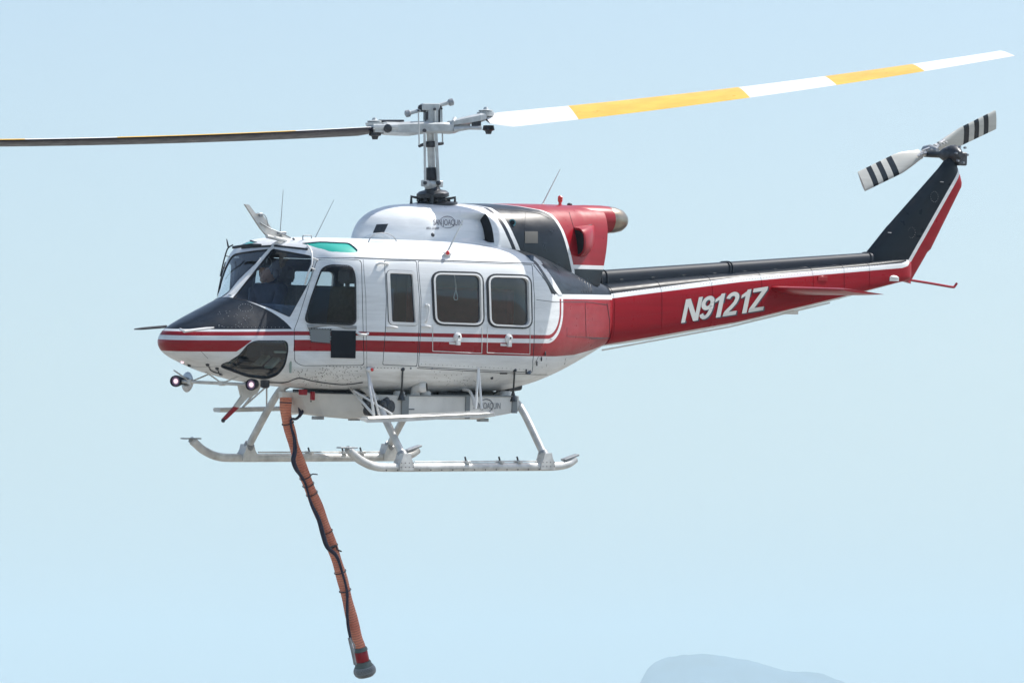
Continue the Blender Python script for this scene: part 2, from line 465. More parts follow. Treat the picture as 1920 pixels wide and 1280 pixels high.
def body_ring(s, off, n=88):
    w_, zt, zb, zm, nt_, nb, k = interp(BODY, s)
    w_ = max(w_ - off, .004); zt -= off; zb += off; out = []
    for i in range(n):
        t = 2 * pi * (i + .5) / n; c, sn = cos(t), sin(t); e = nt_ if sn > 0 else nb
        y = w_ * math.copysign(abs(c) ** (2 / e), c); z = zm + ((zt - zm) if sn > 0 else (zm - zb)) * math.copysign(abs(sn) ** (2 / e), sn)
        out.append(V((s + k * y * y, y, z)))
    return out
def body_loft(mb, off, mi, flip=False):
    st = []
    s0, s1 = -3.74 + off * 1.1, 2.46 - off
    N1 = 130
    for i in range(N1 + 1):
        u = i / N1; st.append(s0 + (s1 - s0) * (u * u * (.25) + u * .75) if True else 0)
    st = sorted(set(st + [-3.732 + off * 1.2, -3.72 + off * 1.2, -2.86, -2.84, -2.88]))
    rows = [body_ring(s, off) for s in st]
    if flip: rows = [r[::-1] for r in rows]
    mb.grid(rows, True, True, mi, True); return mb
def tmp(mb, name='tmp', nmat=1, fix=True):
    o = mb.build(name, ['body'] * nmat, None, fix); return o
ref = tmp(body_loft(MB(), 0, 0)); refm = ref.data
BVH = BVHTree.FromPolygons([v.co for v in refm.vertices], [tuple(p.vertices) for p in refm.polygons])
VN = [v.normal.copy() for v in refm.vertices]; RV = [v.co.copy() for v in refm.vertices]; RP = [tuple(p.vertices) for p in refm.polygons]
cent = V((-.6, 0, -2.1))
if (RV[RP[4000][0]] - cent).dot(VN[RP[4000][0]]) < 0: VN = [-k for k in VN]
def snormal(p):
    loc, nn, idx, dist = BVH.find_nearest(p)
    if loc is None: return V((0, 0, 1))
    w_ = []; tot = V((0, 0, 0))
    for vi in RP[idx]:
        d2 = (RV[vi] - loc).length + 1e-5; tot += VN[vi] / (d2 * d2)
    return tot.normalized()
def hit(px, py):
    r = ray(px, py).normalized(); loc, nn, idx, dist = BVH.ray_cast(CL, r)
    if loc is None:
        # just off the silhouette: nearest point of the skin to the ray
        q = CL + r * 62; loc = BVH.find_nearest(q)[0]
    return loc
def skin(px, py, lift=0):
    p = hit(px, py); return p + snormal(p) * lift
def hitxz(x, z, side=-1, lift=0):
    loc, nn, idx, dist = BVH.ray_cast(V((x, side * 5, z)), V((0, -side, 0)))
    if loc is None: loc = BVH.find_nearest(V((x, side * .8, z)))[0]
    return loc + snormal(loc) * lift

def prism_from(pts, hi=.12, lo=.16):
    c = sum(pts, V((0, 0, 0))) / len(pts); nn = V((0, 0, 0))
    for i in range(len(pts)): nn += (pts[i] - c).cross(pts[(i + 1) % len(pts)] - c)
    nn.normalize()
    if nn.dot(snormal(c)) < 0: nn = -nn
    a = [p + nn * (hi - (p - c).dot(nn)) for p in pts]; b = [p + nn * (-lo - (p - c).dot(nn)) for p in pts]
    return MB().grid([a, b], True, True, 1, False)
def mirror_mb(mb):
    m = MB(); m.v = [V((p.x, -p.y, p.z)) for p in mb.v]; m.f = [f[::-1] for f in mb.f]; m.m = mb.m[:]; m.s = mb.s[:]; return m
def join_mb(L):
    m = MB()
    for k in L:
        o = len(m.v); m.v += k.v; m.f += [[i + o for i in f] for f in k.f]; m.m += k.m; m.s += k.s
    return m
def boolean(obj, cutters, op):
    c = join_mb(cutters).build('cutter', ['body', 'interior'], None)
    md = obj.modifiers.new('b', 'BOOLEAN'); md.object = c; md.operation = op; md.solver = 'EXACT'; md.use_hole_tolerant = False
    dg = bpy.context.evaluated_depsgraph_get(); me = bpy.data.meshes.new_from_object(obj.evaluated_get(dg))
    n = bpy.data.objects.new('tmp', me); COL.objects.link(n)
    bpy.data.objects.remove(c)
    return n
def drop(o): bpy.data.objects.remove(o)
def finish_skin(o, name, parent, mats):
    """smooth normals taken from the uncut hull so that cuts leave no shading marks"""
    me = o.data; me.materials.clear()
    for k in mats: me.materials.append(M[k])
    nl = [V((0, 0, 0))] * len(me.loops); mi = [0] * len(me.polygons)
    for p in me.polygons:
        c = p.center; loc, nn, idx, dist = BVH.find_nearest(c)
        sn_ = snormal(c); outer = dist < .006 and p.normal.dot(sn_) > .7
        mi[p.index] = 0 if outer else 1
        if len(mats) == 1: mi[p.index] = 0
        for li in p.loop_indices:
            nl[li] = snormal(me.vertices[me.loops[li].vertex_index].co) if outer else p.normal
        p.use_smooth = True
    me.polygons.foreach_set('material_index', mi)
    me.normals_split_custom_set([tuple(k) for k in nl])
    o.name = name; me.name = name; o.parent = parent
    return o

def hollow(o_out, o_in, name):
    """closed outer skin plus closed inner skin turned inside out"""
    a = tmp(body_loft(MB(), o_out, 0), 'a', 2, True); b_ = tmp(body_loft(MB(), o_in, 1), 'b', 2, True)
    bm = bmesh.new(); bm.from_mesh(b_.data)
    if bm.calc_volume(signed=True) > 0: bmesh.ops.reverse_faces(bm, faces=bm.faces)
    bm2 = bmesh.new(); bm2.from_mesh(a.data)
    if bm2.calc_volume(signed=True) < 0: bmesh.ops.reverse_faces(bm2, faces=bm2.faces)
    bm.to_mesh(b_.data); bm2.to_mesh(a.data); bm.free()
    bm2.from_mesh(b_.data); bm2.to_mesh(a.data); bm2.free(); drop(b_); a.name = name; return a
shell = hollow(0, .035, 'shell')
def T(px_pts): return [hit(a, b) for a, b in px_pts]
def grow(pts, k):
    """offset a 2-D polygon outwards by k pixels"""
    L = len(pts); A = sum(pts[i][0] * pts[(i + 1) % L][1] - pts[(i + 1) % L][0] * pts[i][1] for i in range(L)); sg = 1 if A > 0 else -1; out = []
    for i in range(L):
        a, b, c = V(pts[i - 1]), V(pts[i]), V(pts[(i + 1) % L]); u = (b - a).normalized(); v = (c - b).normalized()
        n1 = V((u.y, -u.x)) * sg; n2 = V((v.y, -v.x)) * sg; n_ = (n1 + n2)
        n_ = n_ / max(.35, n_.length_squared / 2) if n_.length > 1e-6 else n1
        out.append(tuple(b + n_ * k))
    return out

OUT = {
 'windshield': [(437, 559), (511, 467), (588, 481), (584, 520), (543, 594), (505, 577), (470, 565)],
 'chin': [(411, 686), (447, 668), (466, 645), (480, 639), (538, 639), (540, 656), (534, 685), (521, 702), (500, 710), (465, 706)],
 'cwin': [(604, 503), (620, 497), (660, 499), (666, 520), (667, 609), (570, 605), (583, 560)],
 'hwin': [(729, 511), (774, 513), (780, 606), (733, 604)],
 'win_a': [(814, 514), (900, 516), (902, 607), (818, 604)],
 'win_b': [(917, 519), (990, 521), (992, 611), (920, 608)],
 'roofwin': [(564, 456), (600, 452.5), (655, 455), (672, 469), (668, 474), (620, 472), (592, 464)],
}
DOOR = {
 'crew': [(594, 486), (678, 487), (680, 560), (683, 685), (566, 686), (552, 678), (551, 618), (558, 600)],
 'hinged': [(720, 488), (781, 489), (787, 560), (786, 620), (782, 687), (717, 684), (722, 620), (724, 560)],
 'cargo': [(783, 489), (998, 496), (1003, 560), (1002, 640), (998, 699), (784, 688), (788, 620), (789, 560)],
}
RAD = {'windshield': [2, 4, 10, 14, 3, 3, 3], 'chin': 9, 'cwin': [10, 12, 16, 14, 12, 14, 14], 'hwin': 5, 'win_a': 13, 'win_b': 13, 'roofwin': 5}
W3 = {k: T(densify(roundpoly(v, RAD[k]), 12)) for k, v in OUT.items()}
D3 = {k: T(densify(roundpoly(v, 3 if k != 'crew' else [8, 8, 0, 6, 6, 6, 4, 4]), 14)) for k, v in DOOR.items()}
D3i = {k: T(densify(roundpoly(grow(v, -1.05), 3 if k != 'crew' else [8, 8, 0, 6, 6, 6, 4, 4]), 14)) for k, v in DOOR.items()}
WP = {k: prism_from(p, .16, .22) for k, p in W3.items()}
WPm = {k: mirror_mb(p) for k, p in WP.items()}
DP = {k: prism_from(p, .3, .34) for k, p in D3.items()}
DPi = {k: prism_from(p, .3, .34) for k, p in D3i.items()}
DPm = {k: mirror_mb(p) for k, p in DP.items()}

# skin with door and window openings
o2 = shell; first = True
for grp in ([DP['crew'], DPm['crew'], DP['cargo'], DPm['cargo']], [DP['hinged'], DPm['hinged']], [WP['windshield'], WP['chin']], [WPm['windshield'], WPm['chin']], [WP['roofwin'], WPm['roofwin']]):
    o3 = boolean(o2, grp, 'DIFFERENCE')
    if not first: drop(o2)
    o2 = o3; first = False
fus = finish_skin(o2, 'fuselage', heli, ['body', 'interior'])
doors = {}
for k, wins in (('crew', ['cwin']), ('hinged', ['hwin']), ('cargo', ['win_a', 'win_b'])):
    a = boolean(shell, [DPi[k]], 'INTERSECT'); b_ = boolean(a, [WP[q] for q in wins], 'DIFFERENCE'); drop(a)
    nm = {'crew': 'crew_door', 'hinged': 'hinged_door', 'cargo': 'sliding_door'}[k]
    doors[k] = [finish_skin(b_, nm, heli, ['body', 'interior'])]
    doors[k].append(mirror_obj(doors[k][0], heli))
# panes: a thin glass skin cut to each opening
pane_src = hollow(.012, .017, 'panesrc')
def finish_pane(o, name, parent, m_):
    me = o.data; me.materials.clear(); me.materials.append(M[m_])
    nl = []
    for p in me.polygons:
        p.material_index = 0; p.use_smooth = True
    for p in me.polygons:
        for li in p.loop_indices:
            n_ = snormal(me.vertices[me.loops[li].vertex_index].co); nl.append(tuple(n_ if p.normal.dot(n_) > .5 else (-n_ if p.normal.dot(n_) < -.5 else p.normal)))
    me.normals_split_custom_set(nl); o.name = name; me.name = name; o.parent = parent; return o
PANE = {}
for k, (nm, m_) in {'windshield': ('windshield', 'glass'), 'chin': ('chin_window', 'tint'), 'roofwin': ('roof_window', 'grn2'), 'cwin': ('window_pane', 'bubble'),
                    'hwin': ('window_pane', 'tint'), 'win_a': ('window_pane', 'tint'), 'win_b': ('window_pane', 'tint')}.items():
    par = {'cwin': doors['crew'], 'hwin': doors['hinged'], 'win_a': doors['cargo'], 'win_b': doors['cargo']}.get(k, [heli, heli])
    a = boolean(pane_src, [WP[k]], 'INTERSECT'); p_ = finish_pane(a, nm, par[0], m_)
    mirror_obj(p_, par[1])
drop(pane_src); drop(shell)

# ---- rings round the windows --------------------------------------
def ring(mb, px_in, px_out, lift, mi=0, sink=.0):
    a = [hit(*p) for p in px_out]; b_ = [hit(*p) for p in px_in]; n = len(a)
    na = [snormal(p) for p in a]; nb = [snormal(p) for p in b_]
    rows = [[a[i] - na[i] * .003 for i in range(n)], [a[i] + na[i] * lift for i in range(n)], [b_[i] + nb[i] * lift for i in range(n)], [b_[i] - nb[i] * (.012 + sink) for i in range(n)]]
    mb.grid(rows, True, False, mi, False)
def winring(key, spec, parent, name):
    mb = MB()
    base = densify(roundpoly(OUT[key], RAD[key]), 12)
    for k0, k1, lift, mi in spec: ring(mb, grow(base, k0), grow(base, k1), lift, mi)
    return mb.build(name, ['white', 'rubber'], parent, False, 30)
for key, dk, spec in (('win_a', 'cargo', [(-.5, 2.6, .016, 0), (2.6, 6, .009, 1)]), ('win_b', 'cargo', [(-.5, 2.6, .016, 0), (2.6, 6, .009, 1)]),
                      ('hwin', 'hinged', [(-1.2, 4.5, .012, 0), (4.5, 5.2, .005, 1)]), ('cwin', 'crew', [(-1, 1.2, .010, 1)])):
    r1 = winring(key, spec, doors[dk][0], 'window_frame'); mirror_obj(r1, doors[dk][1])
wr = winring('windshield', [(-.4, .6, .003, 1)], heli, 'windshield_seal'); mirror_obj(wr, heli)
wr = winring('chin', [(-.3, 1.0, .004, 1)], heli, 'chin_window_seal'); mirror_obj(wr, heli)
# lower edge bulge of the black gaskets
# ---- bubble window on the crew door ---------------------------------
def bubble():
    mb = MB(); base = T(densify(roundpoly(OUT['cwin'], RAD['cwin']), 6)); n = len(base)
    c = sum(base, V((0, 0, 0))) / n; nn = (snormal(c) + V((0, -.25, .05))).normalized(); rows = []
    for i in range(15):
        t = i / 14; r = cos(t * pi / 2); h = sin(t * pi / 2) ** .8
        rows.append([c + (p - c) * max(r, .004) ** .62 + nn * (.20 * h) + (snormal(p) * .004 if i == 0 else V((0, 0, 0))) + V((.05, 0, 0)) * h for p in base])
    outer = rows
    mb.grid(outer, True, False, 0, True)
    mb.add(rows[-1], [list(range(n))], 0, True)
    return mb.build('bubble_window', 'bubble', doors['crew'][0], True, 80)
bub = bubble()

# ---- posts, handles and small fittings on the doors ----------------
def plate(mb, px, lift=.006, mi=0):
    pts = T(px); n_ = [snormal(p) for p in pts]
    mb.grid([[p - n_[i] * .002 for i, p in enumerate(pts)], [p + n_[i] * lift for i, p in enumerate(pts)]], True, True, mi, False); return mb
def bpatch(mb, q, lift=.008, mi=0, n=9):
    P = [[((q[0][k] * (1 - u) + q[1][k] * u) * (1 - v) + (q[3][k] * (1 - u) + q[2][k] * u) * v) for k in (0, 1)] for v in [j / n for j in range(n + 1)] for u in [i / n for i in range(n + 1)]]
    top = [skin(a, b_, lift) for a, b_ in P]; rows = [top[i * (n + 1):(i + 1) * (n + 1)] for i in range(n + 1)]
    mb.grid(rows, False, False, mi, True)
    rim = rows[0] + [r[-1] for r in rows[1:]] + rows[-1][-2::-1] + [r[0] for r in rows[-2:0:-1]]
    mb.grid([rim, [p - snormal(p) * (lift + .003) for p in rim]], True, False, mi, False); return mb
# crew door: lower grey vent panel and black access opening
mb = bpatch(MB(), [(579, 616), (620, 617), (619, 643), (584, 640)], .008, 0)
for k in range(9):
    for (a, b_) in (((584, 641), (619, 644)), ((579, 616), (620, 617))):
        p = skin(a[0] + (b_[0] - a[0]) * k / 8, a[1] + (b_[1] - a[1]) * k / 8, .010); mb.sphere(p, .007, 6, 1)
for k in range(5):
    for xx in (580.5, 619.5): mb.sphere(skin(xx + k * .5 * (xx < 600), 619 + k * 5, .010), .007, 6, 1)
vp = mb.build('vent_panel', ['grey', 'dsteel'], doors['crew'][0]); mirror_obj(vp, doors['crew'][1])
mb = bpatch(MB(), [(621, 619), (667, 620), (666, 671), (620, 670)], .010, 0)
vp = mb.build('flat_black_panel', 'black', doors['crew'][0]); mirror_obj(vp, doors['crew'][1])
mb = plate(MB(), densify([(575, 608), (668, 611), (668, 617), (577, 615)], 10), .012, 0)
vp = mb.build('window_sill', 'steel', doors['crew'][0]); mirror_obj(vp, doors['crew'][1])
def handle(pts, r, par, name='handle', m_='white', lift=.03):
    P = [skin(*p, lift if 0 < i < len(pts) - 1 else .002) for i, p in enumerate(pts)]
    h = MB().tube(cr(P, 4), r, 8).build(name, m_, par[0]); mirror_obj(h, par[1]); return h
handle([(798, 572), (801, 574), (800, 588), (797, 600), (799, 604)], .012, doors['cargo'])
handle([(668, 622), (672, 626), (682, 627), (690, 625)], .014, doors['crew'])
handle([(706, 496), (712, 495), (722, 496), (728, 495)], .012, doors['hinged'], 'hinge')
handle([(724, 613), (730, 612), (738, 613), (745, 614)], .012, doors['hinged'], 'hinge')
handle([(790, 612), (796, 611), (803, 612), (806, 613)], .012, doors['cargo'], 'hinge')
for (a, b_) in ((857, 632), (953, 635)):
    mb = MB(); c = skin(a, b_); n_ = snormal(c)
    mb.lathe(c - n_ * .002, n_, [(0, .055), (.02, .052), (.03, .03), (.034, .02)], 16, 0)
    mb.box(c + n_ * .02 + V((0, 0, -.055)), (.05, .03, .06), None, 0)
    plate(mb, [(a - 15, b_ + 9), (a - 1, b_ + 10), (a - 1, b_ + 14), (a - 15, b_ + 13)], .006, 0)
    mb.sphere(c + n_ * .036 + V((0, 0, .012)), .012, 8, 1)
    h = mb.build('latch', ['white', 'dsteel'], doors['cargo'][0]); mirror_obj(h, doors['cargo'][1])
mb = plate(MB(), [(944, 623), (951, 623), (951, 628), (944, 628)], .006, 0)
# pin lines of the emergency exits in the red band
mb2 = MB()
for rect in ([(811, 609), (811, 658), (903, 662), (904, 612)], [(914, 612), (913, 661), (993, 664), (994, 613)]):
    for i in range(3):
        a, b_ = rect[i], rect[i + 1]; L = max(2, int(math.dist(a, b_) / 12))
        mb2.tube([skin(a[0] + (b_[0] - a[0]) * k / L, a[1] + (b_[1] - a[1]) * k / L, .002) for k in range(L + 1)], .0045, 6, 0)
h = mb2.build('exit_panel_outline', 'mark', doors['cargo'][0]); mirror_obj(h, doors['cargo'][1])
# cord hanging inside the first cabin window
p0 = PY(852, 520, -1.05)
mb = MB().tube(cr([PY(852, 516, -1.05), PY(855, 540, -1.05), PY(851, 556, -1.05), PY(853, 562, -1.05), PY(858, 560, -1.05), PY(856, 548, -1.05), PY(854, 540, -1.05)], 5), .005, 6)
mb.build('hanging_cord', 'wdirty', doors['cargo'][0])

# ---- seams, rivets and hatches on the fuselage -----------------------
mbs = MB()
def seam(px, r=.0035, mi=0, cl=False):
    pts = []
    for i in range(len(px) - 1):
        a, b_ = px[i], px[i + 1]; L = max(1, int(math.dist(a, b_) / 10))
        pts += [(a[0] + (b_[0] - a[0]) * k / L, a[1] + (b_[1] - a[1]) * k / L) for k in range(L)]
    pts.append(px[-1]); mbs.tube([skin(*p, .0005) for p in pts], r, 6, mi)
seam([(665, 483), (735, 486), (830, 488), (1000, 494), (1010, 497)], .005)
seam([(593, 484), (665, 483)], .003)
seam([(782, 690), (1003, 702), (1055, 702)], .004); seam([(1060, 672), (1056, 702)], .003); seam([(1025, 671), (1024, 700)], .002)
seam([(1000, 497), (1018, 520), (1040, 552)], .006)
seam([(1006, 562), (1040, 566), (1100, 566), (1138, 571)], .003)
seam([(1097, 567), (1099, 632), (1138, 634)], .003); seam([(1063, 614), (1063, 630), (1098, 632), (1141, 634)], .002)
seam([(1138, 568), (1143, 600), (1143, 645)], .004)
seam([(376, 657), (390, 672)], .002); seam([(340, 686), (380, 688), (416, 686)], .002)
seam([(681, 487), (686, 560), (688, 700)], .002)
for (x0, y0, x1, y1, n) in ((600, 688, 680, 712, 70), (548, 692, 600, 712, 30), (560, 700, 660, 724, 34), (810, 690, 870, 716, 22), (870, 708, 905, 722, 14)):
    for k in range(n): mbs.sphere(skin(random.uniform(x0, x1), random.uniform(y0, y1), .0), .0048, 6, 0)
for k in range(22): mbs.sphere(skin(612 + k * 6.4, 686 + .2 * k, .001), .0055, 6, 0)
for k in range(26): mbs.sphere(skin(790 + k * 8, 682 + .42 * k, .001), .005, 6, 1)
for (cx, cy, rx, ry, n) in ((460, 577, 13, 7, 16),):
    for k in range(n): mbs.sphere(skin(cx + rx * cos(2 * pi * k / n), cy + ry * sin(2 * pi * k / n), .0), .0055, 6, 1)
for k in range(24): mbs.sphere(skin(random.uniform(405, 480), random.uniform(583, 614), .0), .0052, 6, 1)
for k in range(16): mbs.sphere(skin(420 + k * 7.4, 613.5, .0), .0045, 6, 1)
for k in range(5): mbs.tube([skin(1086 + k * 5.5, 521 + k * 3, .001), skin(1090 + k * 4.6, 548, .001)], .007, 6, 0)   # louvres
mbs.sphere(skin(922, 708, .002), .018, 8, 0); plate(mbs, [(937, 698), (951, 698), (951, 701), (937, 701)], .004, 0)
for q in ((810, 691), (770, 690)): mbs.sphere(skin(*q, .002), .012, 8, 1)
det = mbs.build('panel_seams_and_rivets', ['dsteel', 'steel', 'white'], fus)
# white line between windshield and door, deck edge
def strip(name, pxa, pxb, lift, m_, par=heli, mirror=True):
    a = T(pxa); b_ = T(pxb); na = [snormal(p) for p in a]; nb = [snormal(p) for p in b_]
    rows = [[a[i] - na[i] * .004, a[i] + na[i] * lift, b_[i] + nb[i] * lift, b_[i] - nb[i] * .004] for i in range(len(a))]
    h = MB().grid(rows, True, True, 0, False).build(name, m_, par)
    if mirror: mirror_obj(h, par)
    return h
def lerp2(a, b_, n): return [(a[0] + (b_[0] - a[0]) * i / n, a[1] + (b_[1] - a[1]) * i / n) for i in range(n + 1)]
# rain gutter strips of the black engine deck
strip('deck_trim', [(994, 483), (1006, 492), (1020, 512), (1040, 545), (1047, 553)], [(1001, 481), (1013, 490), (1028, 511), (1047, 541), (1054, 553)], .006, 'white')

# ---- red / white lamps on skin ---------------------------------------
mb = MB(); c = skin(834, 478); n_ = snormal(c)
mb.sphere(c + n_ * .02 + V((0.03, 0, 0)), .035, 10, 0, (1.9, .8, .8)); mb.sphere(c + n_ * .035 + V((-.0, -.02, 0)), .024, 10, 1)
mb.build('side_marker_light', ['white', 'redl'], heli)

# ---- chin sheet: pillar behind the windshield (wiper and deflector) ------
mb = MB(); q = [(577, 461), (586, 474), (588, 486), (587, 500), (580, 515), (572, 534)]
mb.tube(cr([skin(*p, .05 if 0 < i < 5 else .01) for i, p in enumerate(q)], 5), .010, 8)
mb.tube([skin(588, 487, .045), skin(597, 488, .0)], .010, 6); mb.tube([skin(586, 505, .045), skin(592, 506, .0)], .008, 6)
wd = mb.build('windshield_wire_deflector', 'white', heli)
# dark brow seal along the windshield top
mb = MB(); mb.tube([skin(*p, .004) for p in lerp2((512, 461), (577, 468), 8)], .012, 8); h = mb.build('brow_seal', 'rubber', heli); mirror_obj(h, heli)

# ---- roof fittings -----------------------------------------------------
mb = MB()
up3 = [PY(*p, 0) for p in ((458, 383), (466, 384), (478, 400), (491, 402), (500, 415), (508, 428), (525, 437), (535, 441), (556, 452), (545, 457), (515, 449), (500, 443), (487, 428), (474, 408))]
mb.prism([p - V((0, .012, 0)) for p in up3], V((0, .024, 0)), 0)
mb.tube([PY(488, 418, -.02), PY(505, 428, -.03), PY(527, 437, -.1), PY(545, 446, -.2)], .007, 6, 1)
mb.tube(cr([PY(481, 401, -.02), PY(494, 402, -.02), PY(500, 410, -.02), PY(503, 424, -.02)], 4), .005, 6, 1)
mb.box(PY(487, 403, 0), (.05, .05, .04), None, 1); mb.box(PY(525, 437, 0), (.10, .1, .03), None, 1)
mb.tube([PY(500, 443, .06), PY(560, 456, .06)], .022, 8, 0); mb.tube([PY(500, 443, -.06), PY(562, 456, -.06)], .022, 8, 0)
mb.build('roof_wire_cutter', ['wdirty', 'steel'], heli)
def whip(a, b_, ya, yb, r=.006, m_='steel', base=True, name='whip_antenna'):
    mb = MB(); p, q = PY(*a, ya), PY(*b_, yb)
    mb.tube([p, p.lerp(q, .5), q], [r * 1.3, r, r * .6], 8)
    if base: mb.lathe(p - V((0, 0, .03)), V((0, 0, 1)), [(0, .03), (.02, .025), (.035, .012)], 10)
    return mb.build(name, m_, heli)
whip((525, 440), (531, 356), 0, 0, .004); whip((590, 448), (626, 375), -.1, -.1, .004)
whip((1017, 383), (1050, 318), 0, 0, .006, 'mark'); whip((838, 474), (868, 414), -1.08, -1.1, .009, 'mark')
whip((428, 463), (425, 448), .3, .3, .008, 'dsteel', False)
mb = MB().lathe(PY(1050, 386, 0), V((0, 0, 1)), [(0, .05), (.01, .05), (.015, .02), (.04, .018), (.05, .028), (.10, .03), (.115, .015)], 12)
mb.build('beacon_light', 'redl', heli)
mb = MB(); c = PY(1068, 384, 0); mb.lathe(c - V((0, 0, .01)), V((0, 0, 1)), [(0, .03), (.02, .03), (.03, .015)], 10); mb.build('cowl_vent_cap', 'dsteel', heli)
# wire loop handle on the roof
mb = MB(); mb.tube(cr([PY(568, 450, -.3), PY(568, 443, -.3), PY(571, 441.5, -.3), PY(581, 441.5, -.3), PY(584, 443, -.3), PY(584, 450, -.3)], 4), .007, 6)
mb.build('roof_grab_loop', 'steel', heli)
mb = MB(); mb.tube(cr([PY(549, 447, -.15), PY(552, 450, -.15), PY(552, 457, -.15)], 3), .010, 6); mb.box(PY(552, 457, -.15), (.07, .05, .02)); mb.build('roof_hook', 'dsteel', heli)

# clear dome ahead of the gearbox fairing
mb = MB(); c = PY(707, 457, -.70); rows = []
for i in range(9):
    a = pi / 2 * i / 8
    rows.append([c + V((.205 * cos(a) * cos(t), .13 * cos(a) * sin(t), .115 * sin(a))) for t in [2 * pi * k / 28 for k in range(28)]])
mb.grid(rows, True, True, 0, True); mb.build('clear_dome', 'bubble', heli)
mb = MB(); mb.tube([c + V((.205 * cos(t), -.09, .118 * sin(t))) for t in [pi * k / 16 for k in range(17)]], .006, 6); mb.build('dome_rim', 'steel', heli)

# ---- gearbox fairing and engine cowl ----------------------------------
#  s  half width, z top, z base, n, sweep
COWL = [(-1.06, .02, -1.262, -1.32, 2.2, .45), (-1.03, .14, -1.20, -1.34, 2.2, .45), (-.96, .25, -1.10, -1.35, 2.3, .42), (-.86, .34, -1.01, -1.36, 2.3, .4),
        (-.70, .43, -.935, -1.37, 2.3, .35), (-.45, .52, -.885, -1.38, 2.4, .2), (-.1, .57, -.862, -1.39, 2.5, .1), (.4, .60, -.845, -1.41, 2.5, 0), (.9, .61, -.835, -1.47, 2.5, 0),
        (1.3, .60, -.825, -1.55, 2.5, 0), (1.7, .55, -.82, -1.64, 2.5, 0), (2.0, .49, -.82, -1.70, 2.5, 0), (2.2, .44, -.825, -1.72, 2.5, 0)]
def cowl_row(s, n=44):
    w_, zt, zb, e, k = interp(COWL, s); out = []
    for i in range(n):
        t = pi * i / (n - 1); c, sn = cos(t), sin(t)
        y = w_ * math.copysign(abs(c) ** (2 / (e + .4)), c); z = zb + (zt - zb) * abs(sn) ** (2 / e)
        x = s + k * y * y
        if s > 2.0: x += (s - 2.0) / .2 * (z + 1.72) * .28      # raked rear edge
        out.append(V((x, y, z)))
    return out
mb = MB(); rows = [cowl_row(-1.06 + 3.26 * (i / 90)) for i in range(91)]
def scoop_push(p):
    # air intake hollow on each side of the fairing
    x0, x1, z0, z1 = -.40, .41, -1.28, -.955
    if x0 < p.x < x1 + .0 and abs(p.y) > .2 and z0 < p.z < z1:
        u = (p.x - x0) / (x1 - x0); v = min(1, max(0, (p.z - z0) / .05)) * min(1, max(0, (z1 - p.z) / .06))
        h = (u ** 1.5) * v * .13
        return V((p.x, p.y - math.copysign(h, p.y), p.z - h * .1))
    return p
mb.grid(rows, True, True, 0, True)
cowl_ref = mb.build('cref', 'cowl', None)
CB = BVHTree.FromPolygons([v.co.copy() for v in cowl_ref.data.vertices], [tuple(p.vertices) for p in cowl_ref.data.polygons])
drop(cowl_ref)
def chit(px, py, lift=0):
    r = ray(px, py).normalized(); loc, nn, idx, dist = CB.ray_cast(CL, r)
    if loc is None: loc, nn, idx, dist = CB.find_nearest(CL + r * 62)
    if nn.dot(r) > 0: nn = -nn
    return loc + nn * lift
# finer grid so that the intake hollow has clean edges
mb = MB(); rows = []
for i in range(221):
    s = -1.06 + 3.26 * i / 220; rows.append([scoop_push(p) for p in cowl_row(s, 90)])
mb.grid(rows, True, True, 0, True)
for fi, f in enumerate(mb.f):
    if len(f) == 4:
        dx_ = max(mb.v[i].x for i in f) - min(mb.v[i].x for i in f); dy_ = max(abs(mb.v[i].y) for i in f) - min(abs(mb.v[i].y) for i in f)
        cx_ = sum(mb.v[i].x for i in f) / 4
        if .37 < cx_ < .45 and dy_ > .035: mb.m[fi] = 1
cowl = mb.build('engine_cowling', ['cowl', 'dark'], heli, True, 50)
def cplate(mb, px, lift=.006, mi=0, back=.01):
    pts = [chit(*p) for p in px]; nn = (pts[1] - pts[0]).cross(pts[2] - pts[0]).normalized()
    if nn.dot(d_) > 0: nn = -nn
    mb.grid([[p - nn * back for p in pts], [p + nn * lift for p in pts]], True, True, mi, False)
def cpatch(mb, q, lift=.005, mi=0, n=7):
    rows = [[chit(*[(q[0][k] * (1 - u) + q[1][k] * u) * (1 - v) + (q[3][k] * (1 - u) + q[2][k] * u) * v for k in (0, 1)], lift) for u in [i / n for i in range(n + 1)]] for v in [j / n for j in range(n + 1)]]
    mb.grid(rows, False, False, mi, True)
M['plac'] = mat('faded placard', (.09, .09, .085), .6)
mb = MB(); cpatch(mb, [(984, 434), (1008, 434), (1008, 456), (984, 456)], .004, 0); lp = mb.build('grey_placard', 'plac', cowl); mirror_obj(lp, cowl)
mb = MB(); mb.lathe(chit(960, 418, .002), -d_, [(0, .042), (.006, .042)], 20, 0); mb.lathe(chit(960, 418, .008), -d_, [(0, .026), (.003, .026)], 20, 1)
M['cyan'] = mat('pale cyan emblem', (.10, .30, .34), .5)
mb.build('round_emblem', ['cyan', 'black'], cowl)
mb = MB()
def cseam(px, r=.004, mi=0): mb.tube([chit(*p, .001) for p in px], r, 6, mi)
cseam(lerp2((1067, 398), (1075, 425), 5) + lerp2((1076, 430), (1110, 421), 4), .003); cseam(lerp2((985, 398), (982, 470), 8), .002)
cseam([(937, 393), (980, 396), (1012, 401), (1030, 410)], .004)
mb.sphere(chit(811.5, 440.5, -.01), .026, 12, 0)
for k in range(10): mb.sphere(chit(900 + k * 4, 468, .001), .004, 6, 0)
mb.build('cowl_seams', 'dsteel', cowl)
# small glazed panel on the fairing front
mb = MB(); cpatch(mb, [(706, 421), (728, 420), (720, 436), (699, 437)], .003, 0); mb.build('inspection_window', 'dsteel', cowl)

